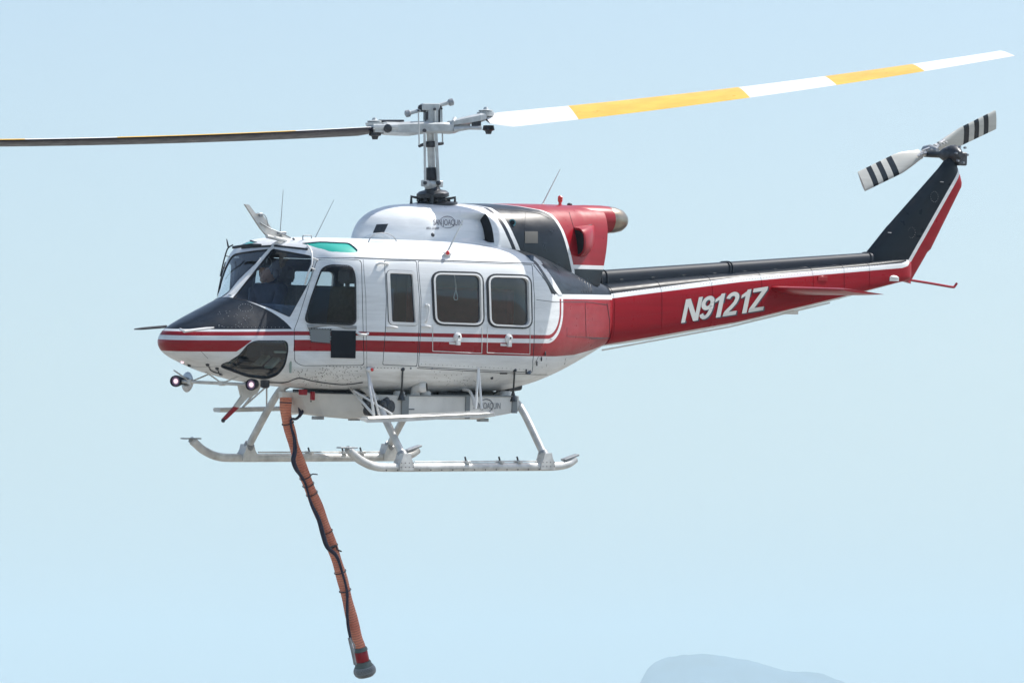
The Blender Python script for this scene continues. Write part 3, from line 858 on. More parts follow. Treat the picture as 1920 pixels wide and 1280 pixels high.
# side air scoops: a bulged duct with a black oval mouth
def scoop():
    mb = MB(); base = PY(1095, 458, -.60); rows = []
    for i in range(13):
        t = i / 12; x = base.x - .02 + .40 * t; hh = (.165 + .02 * sin(pi * t)) * (1 - .5 * t * t); dep = .19 * (1 - t ** 1.7) ** .9 + .01; zz = base.z + .02 + .12 * t * t
        ycen = -(interp(COWL, min(x, 2.2))[0] * .80)
        rows.append([V((x, ycen - dep * max(0, cos(a)) ** .6 - (.0 if cos(a) > 0 else .0), zz + hh * math.copysign(abs(sin(a)) ** .75, sin(a)))) for a in [-pi / 2 + pi * k / 18 for k in range(19)]])
    mb.grid(rows, False, False, 0, True)
    r0 = rows[0]
    mb.add([p + V((.015, 0, 0)) for p in r0], [list(range(len(r0)))], 1, False)
    c = sum(r0, V((0, 0, 0))) / len(r0)
    mb.grid([r0 + [r0[-1] + V((0, .02, 0)), r0[0] + V((0, .02, 0))], [c + (p - c) * .84 + V((-.004, 0, 0)) for p in r0 + [r0[-1] + V((0, .02, 0)), r0[0] + V((0, .02, 0))]]], True, False, 0, True)
    mb.add([c + (p - c) * .85 + V((-.001, 0, 0)) for p in r0], [list(range(len(r0)))], 1, False)
    return mb.build('air_scoop', ['red', 'dark'], heli, False)
sc_ = scoop(); mirror_obj(sc_, heli)
# exhaust
mb = MB(); mb.lathe(V((1.95, -.10, -.985)), V((1, 0, .02)), [(0, .16), (.3, .165), (.55, .162), (.66, .155)], 32, 0)
mb.build('exhaust_fairing', 'red', heli)
mb = MB(); ax_ = V((1, 0, -.03)); mb.lathe(V((2.58, -.10, -.968)), ax_, [(0, .148), (.06, .152), (.14, .145), (.23, .125), (.29, .09), (.31, .06), (.30, .05), (.2, .05)], 32, 0, False)
mb.lathe(V((2.80, -.10, -.97)), ax_, [(0, .06), (.01, .06)], 20, 1)
mb.build('exhaust_pipe', ['exh', 'dark'], heli)

# ---- lettering ---------------------------------------------------------
def text_mesh(s, size, shear=0, off=0, space=1.0, res=6):
    cu = bpy.data.curves.new('t', 'FONT'); cu.body = s; cu.size = size; cu.shear = shear; cu.offset = off; cu.space_character = space; cu.resolution_u = res
    o = bpy.data.objects.new('t', cu); COL.objects.link(o); dg = bpy.context.evaluated_depsgraph_get()
    me = bpy.data.meshes.new_from_object(o.evaluated_get(dg)); drop(o); return me
def decal_text(s, name, m_, parent, size, place, shear=0, off=0, space=1.0, sx=1.0, sub=0, extra=None):
    """place(u, v) -> point on the painted surface; u, v in metres from the text's lower left"""
    me = text_mesh(s, size, shear, off, space); bm = bmesh.new(); bm.from_mesh(me)
    if sub:
        bmesh.ops.triangulate(bm, faces=bm.faces); bmesh.ops.subdivide_edges(bm, edges=bm.edges, cuts=sub)
    if extra: extra(bm)
    for v in bm.verts: v.co = place(v.co.x * sx, v.co.y)
    bm.to_mesh(me); bm.free(); me.materials.clear(); me.materials.append(M[m_])
    for p in me.polygons: p.material_index = 0
    o = bpy.data.objects.new(name, me); COL.objects.link(o); o.parent = parent; return o
def oval(cx, cy, rx, ry, w0, w1, a0=0, a1=2 * pi):
    def f(bm):
        n = 40; prev = None
        for k in range(n + 1):
            a = a0 + (a1 - a0) * k / n; w_ = w0 + (w1 - w0) * (.5 + .5 * cos(a - .5))
            p = bm.verts.new((cx + rx * cos(a), cy + ry * sin(a), 0)); q = bm.verts.new((cx + (rx + w_) * cos(a), cy + (ry + w_) * sin(a), 0))
            if prev: bm.faces.new((prev[0], p, q, prev[1]))
            prev = (p, q)
    return f
def on_cowl(px0, py0, slope=0):
    def f(u, v): return chit(px0 + u * 120, py0 - v * 165 + slope * u * 120, .004)
    return f
decal_text('SAN JOAQUIN', 'operator_marking', 'ink', cowl, .092, on_cowl(812, 422, .02), 0, .0, .9, .83, 0, oval(.265, .033, .14, .062, .004, .010))
decal_text('BELL 212HP', 'type_marking', 'ink', cowl, .036, on_cowl(799, 430, .02), .2, .0008, 1.1, 1, 0)

# ---- tail boom ------------------------------------------------------------
BOOM = [(2.46, .385, -1.70, -2.405), (2.9, .355, -1.665, -2.365), (3.6, .32, -1.605, -2.275), (4.67, .27, -1.525, -2.125), (5.6, .225, -1.455, -1.965), (6.44, .19, -1.395, -1.81), (7.1, .16, -1.345, -1.675), (7.62, .12, -1.31, -1.575), (7.74, .06, -1.33, -1.56)]
def boom_row(s, n=40, off=0):
    w_, zt, zb = interp(BOOM, s); zm = (zt + zb) / 2 - .0; h = (zt - zb) / 2; out = []
    for i in range(n):
        t = 2 * pi * (i + .5) / n; c, sn = cos(t), sin(t); e = 4.6 if sn > 0 else 3.6
        out.append(V((s, (w_ + off) * math.copysign(abs(c) ** (2 / e), c) * (1 - .08 * sn), zm + (h + off) * math.copysign(abs(sn) ** (2 / e), sn))))
    return out
mb = MB().grid([boom_row(2.462 + (7.74 - 2.462) * i / 70) for i in range(71)], True, True, 0, True)
for s in (2.50, 3.3, 4.15, 5.0, 5.9, 6.45, 6.9): mb.tube(boom_row(s, 40, .0) + boom_row(s, 40, 0)[:1], .0035, 4, 0)
boom = mb.build('tail_boom', 'boom', heli)
BB = None
mb = MB()
for fr in (.22, .45, .68, .86):
    for k in range(95):
        s_ = 2.6 + 4.6 * k / 94; w_, zt_, zb_ = interp(BOOM, s_); z_ = zb_ + (zt_ - zb_) * fr; u_ = (z_ - (zt_ + zb_) / 2) / ((zt_ - zb_) / 2)
        e_ = 4.6 if u_ > 0 else 3.6; cy = w_ * (1 - abs(u_) ** e_) ** (1 / e_) * (1 - .08 * math.copysign(abs(u_) ** (e_ / 2), u_))
        mb.lathe(V((s_, -cy + .001, z_)), V((0, -1, 0)), [(-.002, .0045), (.0015, .0045)], 5, 0)
M['rivet'] = mat('painted rivet heads', (.20, .02, .03), .5)
mb.build('rivet_rows', 'rivet', boom)['kind'] = 'stuff'
BB = BVHTree.FromPolygons([v.co.copy() for v in boom.data.vertices], [tuple(p.vertices) for p in boom.data.polygons])
def bhit(px, py, lift=.004):
    r = ray(px, py).normalized(); loc, nn, idx, dist = BB.ray_cast(CL, r)
    if loc is None: loc, nn, idx, dist = BB.find_nearest(CL + r * 62)
    return loc + V((0, -1, 0)) * lift
def ribbon(path, w_, n=0):
    """flat stroke; returns polygon quads"""
    P = [V((a, b_)) for a, b_ in path]; L = len(P); q = []
    for i in range(L):
        t = (P[min(i + 1, L - 1)] - P[max(i - 1, 0)]).normalized(); k = V((-t.y, t.x)); q.append((P[i] + k * w_ / 2, P[i] - k * w_ / 2))
    return [[q[i][0], q[i + 1][0], q[i + 1][1], q[i][1]] for i in range(L - 1)]
def arc(cx, cy, rx, ry, a0, a1, n=18): return [(cx + rx * cos(radians(a0 + (a1 - a0) * i / n)), cy + ry * sin(radians(a0 + (a1 - a0) * i / n))) for i in range(n + 1)]
SW = .168
GL = {
 'N': (.70, [[(0, 0), (.165, 0), (.165, 1), (0, 1)], [(.535, 0), (.70, 0), (.70, 1), (.535, 1)], [(0, 1), (.20, 1), (.70, 0), (.50, 0)]]),
 '1': (.36, [[(.17, 0), (.36, 0), (.36, 1), (.21, 1), (.17, .9)], [(0, .66), (.17, .74), (.17, .92), (0, .80)]]),
 'Z': (.62, [[(0, 0), (.62, 0), (.62, .16), (0, .16)], [(.02, .84), (.62, .84), (.62, 1), (.02, 1)], [(0, .15), (.22, .15), (.62, .85), (.40, .85)]]),
 '2': (.56, ribbon(arc(.28, .71, .19, .20, 172, -20) + [(.42, .52), (.28, .34), (.12, .17), (.09, .08)], SW) + [[(0, 0), (.56, 0), (.56, .165), (.02, .165)]]),
 '9': (.56, ribbon(arc(.28, .69, .185, .215, 0, 360, 26), SW) + ribbon([(.465, .69)] + arc(.25, .52, .215, .43, 18, -80, 14) + [(.22, .09), (.13, .16), (.09, .25)], SW * .95)),
}
def reg(m_, fat, lift, dx, dy, nm):
    mb = MB(); x0 = [1276, 1307.5, 1333.5, 1353.5, 1382.5, 1402]; H = 44.5
    for ch, X0 in zip('N9121Z', x0):
        w_, polys = GL[ch]
        for q in polys:
            c = V((sum(p[0] for p in q) / len(q), sum(p[1] for p in q) / len(q))); rot = []
            for p in q:
                d2 = V(p) - c; p2 = c + d2 + V((math.copysign(fat, d2.x), math.copysign(fat, d2.y))) if fat else V(p)
                px = X0 + p2.x * 46 * .98 + p2.y * H * .21 + dx; py = 605.5 - (X0 - 1276) * .156 - p2.x * 46 * .156 - p2.y * H + dy
                rot.append(bhit(px, py, lift))
            mb.add(rot, [list(range(len(rot)))], 0, False)
    return mb.build(nm, m_, boom, False)
reg('ink', .012, .003, 2.4, 1.4, 'registration_outline'); reg('mark', 0, .008, 0, 0, 'registration_marking')  # dark printed outline behind the silver letters
# driveshaft tunnel on top of the boom
mb = MB(); rows = []
for i in range(50):
    t = i / 49; x = 2.55 + (7.05 - 2.55) * t; zt = -1.545 + (-1.245 + 1.545) * t; hb = .150 - .045 * t; wd_ = .115 - .02 * t
    rows.append([V((x, wd_ * math.copysign(abs(cos(a)) ** .7, cos(a)), zt - hb + hb * abs(sin(a)) ** .7)) for a in [pi * k / 14 for k in range(15)]] +
                [V((x, -wd_ * .8, zt - hb - .03)), V((x, -wd_ * 1.0, zt - hb - .03)), V((x, wd_ * .8, zt - hb - .06))])
mb.grid([r[:15] for r in rows], True, True, 0, True)
for t in (.0, .02, .46, .47, .99): 
    x = 2.55 + 4.5 * t; zt = -1.545 + .3 * t; hb = .150 - .045 * t; wd_ = .119 - .02 * t
    mb.tube([V((x, wd_ * math.copysign(abs(cos(a)) ** .7, cos(a)), zt - hb + (hb + .004) * abs(sin(a)) ** .7)) for a in [pi * k / 14 for k in range(15)]], .008, 6, 1)
for i in range(9):
    t = i / 9 + .07; x = 2.55 + 4.5 * t; zt = -1.545 + .3 * t
    mb.box(V((x, -.108 + .02 * t, zt - .12)), (.05, .015, .02), None, 1)
mb.tube([V((2.6, -.125, -1.70)), V((4.8, -.11, -1.53)), V((5.9, -.105, -1.445))], .010, 8, 2)
mb.build('driveshaft_cover', ['dull', 'dsteel', 'dsteel'], boom)
mb = MB(); mb.tube([V((2.5, -.20, -2.44)), V((4.6, -.12, -2.155)), V((6.3, -.10, -1.85))], .010, 6); mb.box(V((5.7, -.03, -1.97)), (.25, .05, .05)); mb.build('belly_conduit', 'white', boom)
for (a, b_) in ((1542, 519), (1676, 520)):
    mb = MB(); c = bhit(a, b_, 0); mb.sphere(c, .045 if a > 1600 else .02, 10, 0, (1.8, .5, .55)); mb.box(c + V((0, .0, -.02)), (.16, .02, .05)); mb.build('tail_light' if a > 1600 else 'tail_fitting', 'white' if a > 1600 else 'red', boom)
# horizontal stabilisers
def stab():
    mb = MB(); rows = []
    for i in range(10):
        t = i / 9; y = -.10 - 1.32 * t; cx0 = 5.17 + (5.12 - 5.17) * t; ch = 1.02 + (.70 - 1.02) * t; th = .065 - .02 * t; zc = -1.685
        if i == 9: th = .02
        rows.append([V((cx0 + ch * (.5 - .5 * cos(a)), y, zc + th * sin(a) * (1.3 - (.5 - .5 * cos(a))) * (.5 if sin(a) > 0 else 1.1) - .05 * (.5 - .5 * cos(a)))) for a in [2 * pi * k / 26 for k in range(26)]])
    mb.grid(rows, True, True, 0, True); return mb.build('stabiliser', 'red', heli, True, 60)
st_ = stab(); mirror_obj(st_, heli)
# tail fin
mb = MB(); rows = []
FIN = [(0, (7.02, -1.43), (7.80, -1.60), .16), (.06, (7.00, -1.26), (7.80, -1.57), .15), (.3, (7.36, -.93), (8.04, -1.27), .13), (.36, (7.45, -.86), (8.085, -1.21), .125), (.37, (7.46, -.85), (8.13, -1.19), .125), (.94, (8.25, -.20), (8.665, -.40), .10), (.985, (8.36, -.09), (8.62, -.28), .09), (1, (8.44, -.075), (8.56, -.17), .05)]
for i in range(41):
    t = i / 40
    for k in range(len(FIN) - 1):
        if FIN[k][0] <= t <= FIN[k + 1][0]: break
    A, B = FIN[k], FIN[k + 1]; u = (t - A[0]) / (B[0] - A[0]); le = V(A[1]).lerp(V(B[1]), u); te = V(A[2]).lerp(V(B[2]), u); th = A[3] + (B[3] - A[3]) * u
    row = []
    for q in range(28):
        a = 2 * pi * q / 28; c = .5 - .5 * cos(a); p = le.lerp(te, c); row.append(V((p.x, th * .62 * sin(a) * (1.25 - .75 * c), p.y)))
    rows.append(row)
mb.grid(rows, True, True, 0, True); fin = mb.build('tail_fin', 'fin', heli, True, 60)
mb = MB(); mb.tube(cr([PY(1700, 524, 0), PY(1750, 532, 0), PY(1785, 538, 0), PY(1790, 536.5, 0), PY(1794, 531, 0)], 5), .015, 8); mb.build('tail_skid', 'red', heli)
mb = MB()
for (cx, cy) in ((1752, 369), (1709, 436)):
    for k in range(14):
        p = PY(cx + 7 * cos(2 * pi * k / 14), cy + 10 * sin(2 * pi * k / 14), -.07); mb.sphere(p, .004, 6)
for (cx, cy) in ((1668, 436), (1766, 341)): mb.tube([PY(cx - 3, cy, -.07), PY(cx + 3, cy + .5, -.07)], .005, 6)
mb.build('fin_rivets', 'steel', fin)
# tail rotor
hub = V((8.56, .45, .017)); gb = PY(1783, 290, .06)
tr = MB(); tr.lathe(V((gb.x, .50, gb.z)), V((0, -1, 0)), [(0, .03), (.10, .035), (.26, .04), (.36, .09), (.46, .115), (.54, .10), (.6, .04)], 20, 0)
tr.box(PY(1798, 298, 0), (.16, .14, .16), None, 0); tr.tube([PY(1775, 283, .05), PY(1790, 276, .05), PY(1802, 288, .05)], .03, 8); tr.tube([PY(1792, 306, 0), PY(1805, 308, 0), PY(1803, 292, 0)], .012, 6)
for k in range(6): tr.lathe(V((gb.x + .1 * cos(k), -.10, gb.z + .1 * sin(k))), V((0, -1, 0)), [(0, .015), (.03, .015)], 6, 1)
tro = tr.build('tail_rotor', ['dsteel', 'steel'], heli)
# hub at the rotor plane
th_ = MB(); th_.lathe(V((8.56, .56, .017)), V((0, -1, 0)), [(0, .03), (.03, .055), (.12, .07), (.2, .05), (.24, .03)], 16, 0); th_.tube([V((8.56, .46, .017)), V((gb.x, .46, gb.z))], .05, 10, 0)
thub = th_.build('rotor_hub', 'steel', tro)
bdir = V((9.766 - 7.356, 0, .461 + .427)).normalized(); bc = V((-bdir.z, 0, bdir.x))
def tblade(sg):
    mb = MB(); rows = []; L = 1.25; lab = []
    for i in range(33):
        t = i / 32; r = .17 + (L - .17) * t
        ch = .13 + (.25 - .13) * min(1, max(0, (r - .22) / .34)) ** .8; th = .034 if r < .3 else .034 - .016 * min(1, (r - .3) / .3)
        tw = radians(18 - 6 * t); o_ = hub + bdir * sg * r
        cdir = (bc * cos(tw) + V((0, -1, 0)) * sin(tw) * sg); ndir = (bc * -sin(tw) * sg + V((0, -1, 0)) * cos(tw))
        rows.append([o_ + cdir * ch * ((.5 - .5 * cos(a)) - .42) * sg * -1 + ndir * th * sin(a) * (1.2 - .8 * (.5 - .5 * cos(a))) for a in [2 * pi * k / 18 for k in range(18)]])
    mb.grid(rows, True, True, 0, True); return mb.build('tail_rotor_blade', 'tblade', tro, True, 60)
m, e, b = paint_base('striped tail blade paint'); vec, x, y, z = e.obj()
r_ = e.m('ABSOLUTE', e.m('ADD', e.m('MULTIPLY', e.m('SUBTRACT', x, hub.x), bdir.x), e.m('MULTIPLY', e.m('SUBTRACT', z, hub.z), bdir.z)))
st = e.an(e.band(r_, .63, .73), e.band(r_, .83, .92), e.band(r_, 1.01, 1.10))
paint_finish(e, b, vec, z, e.mix(st, (.62, .62, .58), BLACK), 0, .3); M['tblade'] = m
tblade(1); tblade(-1)
mb = MB()
for sg in (1, -1):
    p = hub + bdir * sg * .1; mb.tube([p, hub + bdir * sg * .26], [.045, .03], 8); mb.tube([p + V((0, -.08, .06)), hub + bdir * sg * .2 + V((0, -.06, .06))], .014, 6)
    for k in range(3): mb.sphere(hub + bdir * sg * (.16 + k * .05) + V((0, -.05, .01)), .017, 6)
mb.build('blade_grip', 'alu', tro)

# ---- main rotor -------------------------------------------------------------
mast_b = PY(812, 378, 0); hubp = PY(806, 233, 0); mx = (hubp - mast_b).normalized()
mb = MB(); mb.lathe(mast_b, mx, [(0, .12), (.03, .12), (.04, .145), (.05, .18), (.09, .18), (.115, .15), (.13, .09), (.17, .07), (.24, .045)], 28, 1)
mb.lathe(mast_b - mx * .05, mx, [(0, .27), (.035, .27), (.05, .15), (.09, .13)], 28, 1)
for k in range(4):
    a = pi / 4 + pi / 2 * k; q = mast_b + V((cos(a) * .24, sin(a) * .24, -.04)); mb.tube([q, q + V((0, 0, .09)), q + V((-cos(a) * .10, -sin(a) * .10, .07)), q + V((-cos(a) * .12, -sin(a) * .12, .0))], .018, 6, 1)
for k in range(9):
    a = 2 * pi * k / 9; mb.sphere(mast_b + V((cos(a) * .17, sin(a) * .17, .01)), .025, 6, 1)
mrot = mb.build('main_rotor', ['hub', 'dsteel'], heli)
mb = MB(); L = (hubp - mast_b).length
mb.lathe(mast_b, mx, [(.02, .066), (.2, .066), (.22, .042), (L - .05, .042), (L + .0, .07), (L + .05, .07)], 20, 0); mb.build('mast', 'hub', mrot)
# swashplate, collar and pitch links
mb = MB(); P_ = lambda px, py, y=0: PY(px, py, y)
mb.lathe(P_(808, 350), mx, [(-.05, .05), (0, .075), (.03, .085), (.05, .075), (.07, .06)], 16, 0)
mb.lathe(P_(809, 363), mx, [(-.05, .03), (.02, .055), (.04, .055)], 12, 0)
mb.box(P_(797, 344, -.04), (.07, .07, .07), None, 0); mb.box(P_(823, 345, -.04), (.07, .07, .07), None, 0); mb.tube([P_(797, 344, -.04), P_(823, 345, -.04)], .028, 8, 0)
mb.build('swashplate', ['hub'], mrot)
mb = MB(); mb.lathe(P_(809, 338), mx, [(0, .075), (.02, .078), (.12, .06), (.14, .055)], 14, 0); mb.build('mast_boot', 'rubber', mrot)
mb = MB(); mb.lathe(P_(808, 276), mx, [(0, .065), (.01, .075), (.055, .075), (.065, .06)], 18, 0)
mb.tube([P_(786, 274, -.02), P_(797, 270, -.02), P_(806, 269, 0), P_(816, 271, 0), P_(830, 269, .02)], .018, 8, 0); mb.build('mast_collar', 'dsteel', mrot)
mb = MB()
for a, b_, r in (((797, 343), (796, 245), .014), ((822, 343), (817, 245), .018), ((786, 274), (784.5, 208), .008), ((830, 269), (828, 204), .008), ((817, 247), (815, 205), .011)):
    mb.tube([P_(*a, -.09), P_(*b_, -.09)], r, 8, 0); mb.sphere(P_(*a, -.09), r * 1.7, 8, 1); mb.sphere(P_(*b_, -.09), r * 1.7, 8, 1)
islands(mb, 'pitch_link', ['hub', 'dsteel'], mrot)
# hub yoke and trunnion
mb = MB()
R15 = lambda a: RL * cos(a) + d_ * sin(a)
bd = R15(radians(15)); bd.normalize(); upv = UL
bn = bd.cross(UL).normalized()
if bn.dot(d_) < 0: bn = -bn
def yoke_row(p, hw, hh): return [p + bn * a * hw + UL * b_ * hh for a, b_ in ((1, .6), (.7, 1), (-.7, 1), (-1, .6), (-1, -.6), (-.7, -1), (.7, -1), (1, -.6))]
DH = (hubp - CL).dot(d_)
def PR(px, py, t=0):
    """point on the rotor's line: depth follows the blade direction"""
    u = (px - 806) / 170.5 / cos(radians(15)); return PD(px, py, DH + u * sin(radians(15)) + t)
mb.grid([yoke_row(PR(*p), hw, hh) for p, hw, hh in (((716, 241), .10, .06), ((722, 241), .11, .07), ((745, 242), .12, .072), ((770, 241.5), .13, .078), ((787, 240), .13, .07), ((806, 240), .13, .06), ((828, 240), .13, .06), ((845, 241), .11, .06), ((850, 242), .07, .05), ((880, 236), .05, .018))], True, True, 0, False)
mb.box(PR(811, 218), (.12, .12, .24), (bd, bn, UL), 0); mb.box(PR(798, 222), (.03, .10, .14), (bd, bn, UL), 1); mb.box(PR(821, 216), (.035, .12, .16), (bd, bn, UL), 1)
mb.box(PR(806, 201), (.20, .12, .075), (bd, bn, (UL + bd * .1).normalized()), 0); mb.box(PR(793, 206), (.05, .1, .05), (bd, bn, UL), 1)
mb.tube([PR(846, 246, -.1), PR(850, 228, -.1), PR(853, 222, 0)], .02, 8, 0)
mb.sphere(PR(789, 202), .035, 8, 1); mb.sphere(PR(824, 201), .03, 8, 1)
# right-hand grip: fork of two arms
mb.grid([yoke_row(PR(*p), hw, hh) for p, hw, hh in (((842, 232), .10, .03), ((870, 227), .12, .045), ((896, 222), .13, .05), ((908, 219), .10, .045))], True, True, 0, False)
mb.tube([PR(850, 243, -.1), PR(880, 240, -.12), PR(903, 240, -.14)], [.03, .02, .022], 8, 0)
mb.tube([PR(848, 229, .1), PR(880, 222, .12), PR(905, 216, .14)], .018, 8, 0)
mb.tube([PR(700, 238, -.12), PR(745, 238, -.12)], .03, 8, 0); mb.tube([PR(710, 228, .1), PR(757, 228, .1)], .02, 8, 1)
for (a, b_) in (((702, 233), 1), ((911, 213), 1)):
    c = PR(*a); mb.lathe(c, UL, [(-.03, .085), (0, .10), (.015, .10), (.018, .07), (.035, .085), (.045, .03), (.07, .02)], 18, 0)
for a in ((703, 254), (916, 244)): mb.lathe(PR(*a), -UL, [(-.05, .06), (0, .07), (.012, .04), (.045, .03)], 12, 1)
mb.lathe(PR(727, 241, -.13), -d_, [(0, .05), (.03, .045), (.04, .02)], 12, 1); mb.box(PR(893, 231, -.1), (.1, .05, .07), (bd, bn, UL), 1)
mb.box(PR(709, 246, -.02), (.12, .2, .03), (bd, bn, UL), 0)
mb.build('rotor_hub', ['hub', 'dsteel'], mrot)
# stabiliser-bar style weights on top of the hub
mb = MB(); a = PR(765, 213); b_ = PR(845, 192)
mb.tube([a, b_], .022, 10, 0)
for p, q in ((a, b_), (b_, a)): ax = (q - p).normalized(); mb.lathe(p - ax * .035, ax, [(0, .02), (.01, .04), (.05, .04), (.065, .025)], 12, 1)
mb.build('weight_bar', ['hub', 'steel'], mrot)
def rblade(r0, tip, p_root, p_tip, rootpt, tippt, chord, side):
    """side +1: chord's leading edge on the far side, -1: near side"""
    mb = MB(); rows = []; ax = (tippt - rootpt); Lb = ax.length; ax.normalize(); far = ax.cross(UL).normalized()
    if far.dot(d_) < 0: far = -far
    upb = far.cross(ax).normalized()
    if upb.dot(UL) < 0: upb = -upb
    for i in range(61):
        t = i / 60; r = Lb * t; ang = radians(p_root + (p_tip - p_root) * t); le = far * side
        cd = le * cos(ang) + upb * sin(ang); nd = upb * cos(ang) - le * sin(ang)
        ch = chord * (min(1, .55 + t * 14) if t < .035 else 1); th = chord * .042
        sag = -upb * 4 * .05 * t * (1 - t)
        o_ = rootpt + ax * r + sag
        rows.append([o_ + cd * ch * ((.25) - (.5 - .5 * cos(a))) + nd * th * sin(a) * (1.35 - 1.0 * (.5 - .5 * cos(a))) for a in [2 * pi * k / 22 for k in range(22)]])
    mb.grid(rows, True, True, 0, True); return mb, ax
mR, axR = rblade(0, 0, 21, 8.5, PR(909, 221), PD(1880, 99, DH + 6.9 * sin(radians(15))), .50, 1)
mL, axL = rblade(0, 0, 9, 5.5, PR(720, 241), PD(-343, 266, DH - 7.0 * sin(radians(15))), .50, -1)
m, e, b = paint_base('banded main blade paint'); vec, x, y, z = e.obj()
dn = e.n.new('ShaderNodeVectorMath'); dn.operation = 'DOT_PRODUCT'; e.l.new(vec, dn.inputs[0]); dn.inputs[1].default_value = tuple(bd)
r_ = e.m('ABSOLUTE', dn.outputs['Value'])
M['YEL'] = None
b1 = e.an(e.band(r_, 1.57, 3.55), e.band(r_, 4.56, 5.60))
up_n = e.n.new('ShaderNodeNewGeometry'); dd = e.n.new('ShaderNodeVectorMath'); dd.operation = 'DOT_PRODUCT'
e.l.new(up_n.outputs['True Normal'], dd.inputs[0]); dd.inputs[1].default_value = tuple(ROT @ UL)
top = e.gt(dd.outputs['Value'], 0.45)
cc = e.mix(b1, (.80, .80, .80), (.80, .50, .10)); cc = e.mix(top, (.010, .008, .022), cc)  # shade of the blade undersides is put into the colour as near-black
paint_finish(e, b, vec, z, cc, 0, .02, .03, .12); M['mblade'] = m; del M['YEL']
mR.build('rotor_blade', 'mblade', mrot, True, 60)['label'] = 'rotor blade with white and yellow bands pointing right'
mL.build('rotor_blade', 'mblade', mrot, True, 60)['label'] = 'rotor blade seen from its dark underside pointing left'

# ---- skid gear -----------------------------------------------------------------
SK = .046
def skid():
    mb = MB()
    pts = cr([V((-2.27, -1.28, -3.50)), V((-2.20, -1.28, -3.545)), V((-2.08, -1.28, -3.62)), V((-1.88, -1.28, -3.685)), V((-1.6, -1.28, -3.70)), V((-.5, -1.28, -3.70)), V((.5, -1.28, -3.70)), V((.80, -1.28, -3.695)), V((.97, -1.28, -3.67)), V((1.07, -1.28, -3.62))], 7)
    mb.tube(pts, [SK * .8] * 3 + [SK] * (len(pts) - 3), 18, 0); 
    mb.box(V((-2.27, -1.28, -3.488)), (.24, .07, .014), None, 1)
    mb.box(V((1.0, -1.28, -3.60)), (.22, .075, .02), (V((.96, 0, .25)), V((0, 1, 0)), V((-.25, 0, .96))), 1)
    for x in (-1.46, .62):     # saddles
        s_ = 1 if x > 0 else -1
        mb.grid([[V((x + dx * k + .0, -1.28 + dy, -3.70 + h)) for dx, dy in ((-.105, -.056), (.105, -.056), (.105, .056), (-.105, .056))] for h, k in ((-.03, 1), (.04, .95), (.09, .65), (.15, .48))], True, True, 0, False)
        for k in range(8):
            mb.sphere(V((x - .085 + .17 * (k % 4) / 3, -1.343, -3.695 + (k // 4) * .045)), .006, 6, 2)
    for k in range(1, 17): mb.sphere(V((-1.9 + k * .16, -1.32, -3.728)), .008, 6, 2)
    for x in (-.55, -.05, .22): mb.box(V((x, -1.28, -3.645)), (.05, .10, .03), None, 0); mb.tube([V((x, -1.28, -3.64)), V((x - .02, -1.28, -3.59))], .010, 6, 2)
    mb.tube([V((-1.3, -1.28, -3.64)), V((-.3, -1.28, -3.64)), V((.5, -1.28, -3.64))], .009, 6, 0)
    return mb.build('skid', ['skid', 'steel', 'dsteel'], heli)
sk = skid(); mirror_obj(sk, heli)
def crosstube(x0, x1, zt, rear=False):
    mb = MB(); h = [V((x0, -1.28, -3.60)), V((x0 + (x1 - x0) * .25, -1.13, -3.40)), V((x0 + (x1 - x0) * .75, -.83, -3.02)), V((x1, -.66, -2.89)), V((x1, -.4, -2.84 + zt)), V((x1, 0, -2.83 + zt))]
    if rear: h = [V((x0, -1.28, -3.60)), V((x0, -1.15, -3.42)), V((x0, -.92, -3.12)), V((x0, -.76, -2.995)), V((x0, -.5, -2.95)), V((x0, 0, -2.94))]
    full = cr(h + [V((p.x, -p.y, p.z)) for p in h[:-1][::-1]], 6); mb.tube(full, .040, 16, 0)
    for s_ in (1, -1): mb.tube([V((x0, s_ * 1.28, -3.60)), V((x0 + (x1 - x0) * .06, s_ * 1.24, -3.545))], .058, 12, 1)
    return mb.build('crosstube', ['skid', 'steel'], heli)
crosstube(-1.46, -1.46, 0); crosstube(.62, .66, .0, True)
# steps
def step(x0, x1, xr0, xr1, side):
    mb = MB(); z = -3.19 if side < 0 else -3.18; y = 1.22 * side
    def row(x, k): return [V((x, y + a * side, z + b_ + k)) for a, b_ in ((-.06, .012), (-.05, .03), (.05, .03), (.07, .01), (.05, -.018), (-.05, -.018))]
    mb.grid([row(x0, .0), row(x0 + .06, 0), row(x1 - .04, .06 if side < 0 else .02), row(x1, .06 if side < 0 else .02)], True, True, 0, False)
    return mb
mb = step(-1.98, -.16, 0, 0, -1)
mb.prism([PY(*p, -1.28) for p in ((672, 784), (757, 779), (905, 769), (934, 775), (934, 779), (757, 790), (690, 792))], V((0, .015, 0)), 0)
stp = mb.build('step', 'wdirty', heli)
mb = MB()
B1 = [skin(656, 726), skin(690, 695, .01)]; e1 = PY(701, 778, -1.2)
for a, r in ((skin(656, 727), .014), (skin(660, 731), .012), (skin(689, 694), .016)): mb.tube([a, e1], r, 8)
mb.tube([skin(689, 694), PY(711, 778, -1.2)], .012, 8); mb.tube([PY(663, 732, -.8), PY(735, 776, -1.2)], .012, 8)
e2 = PY(892, 766, -1.2)
for a in (skin(897, 690),): mb.tube([a, e2], .014, 8); mb.tube([a, PY(903, 766, -1.2)], .014, 8)
mb.tube(cr([PY(868, 730, -.8), PY(880, 733, -.9), PY(886, 745, -1.0), PY(890, 762, -1.15)], 4), .016, 8)
islands(mb, 'step_strut', 'white', stp)
mb = MB(); c = skin(688, 694); mb.sphere(c + V((.02, -.03, .01)), .035, 10, 0, (1.7, .8, .8)); mb.sphere(c + V((.02, -.06, .01)), .020, 10, 1); mb.build('marker_light', ['white', 'redl'], stp)
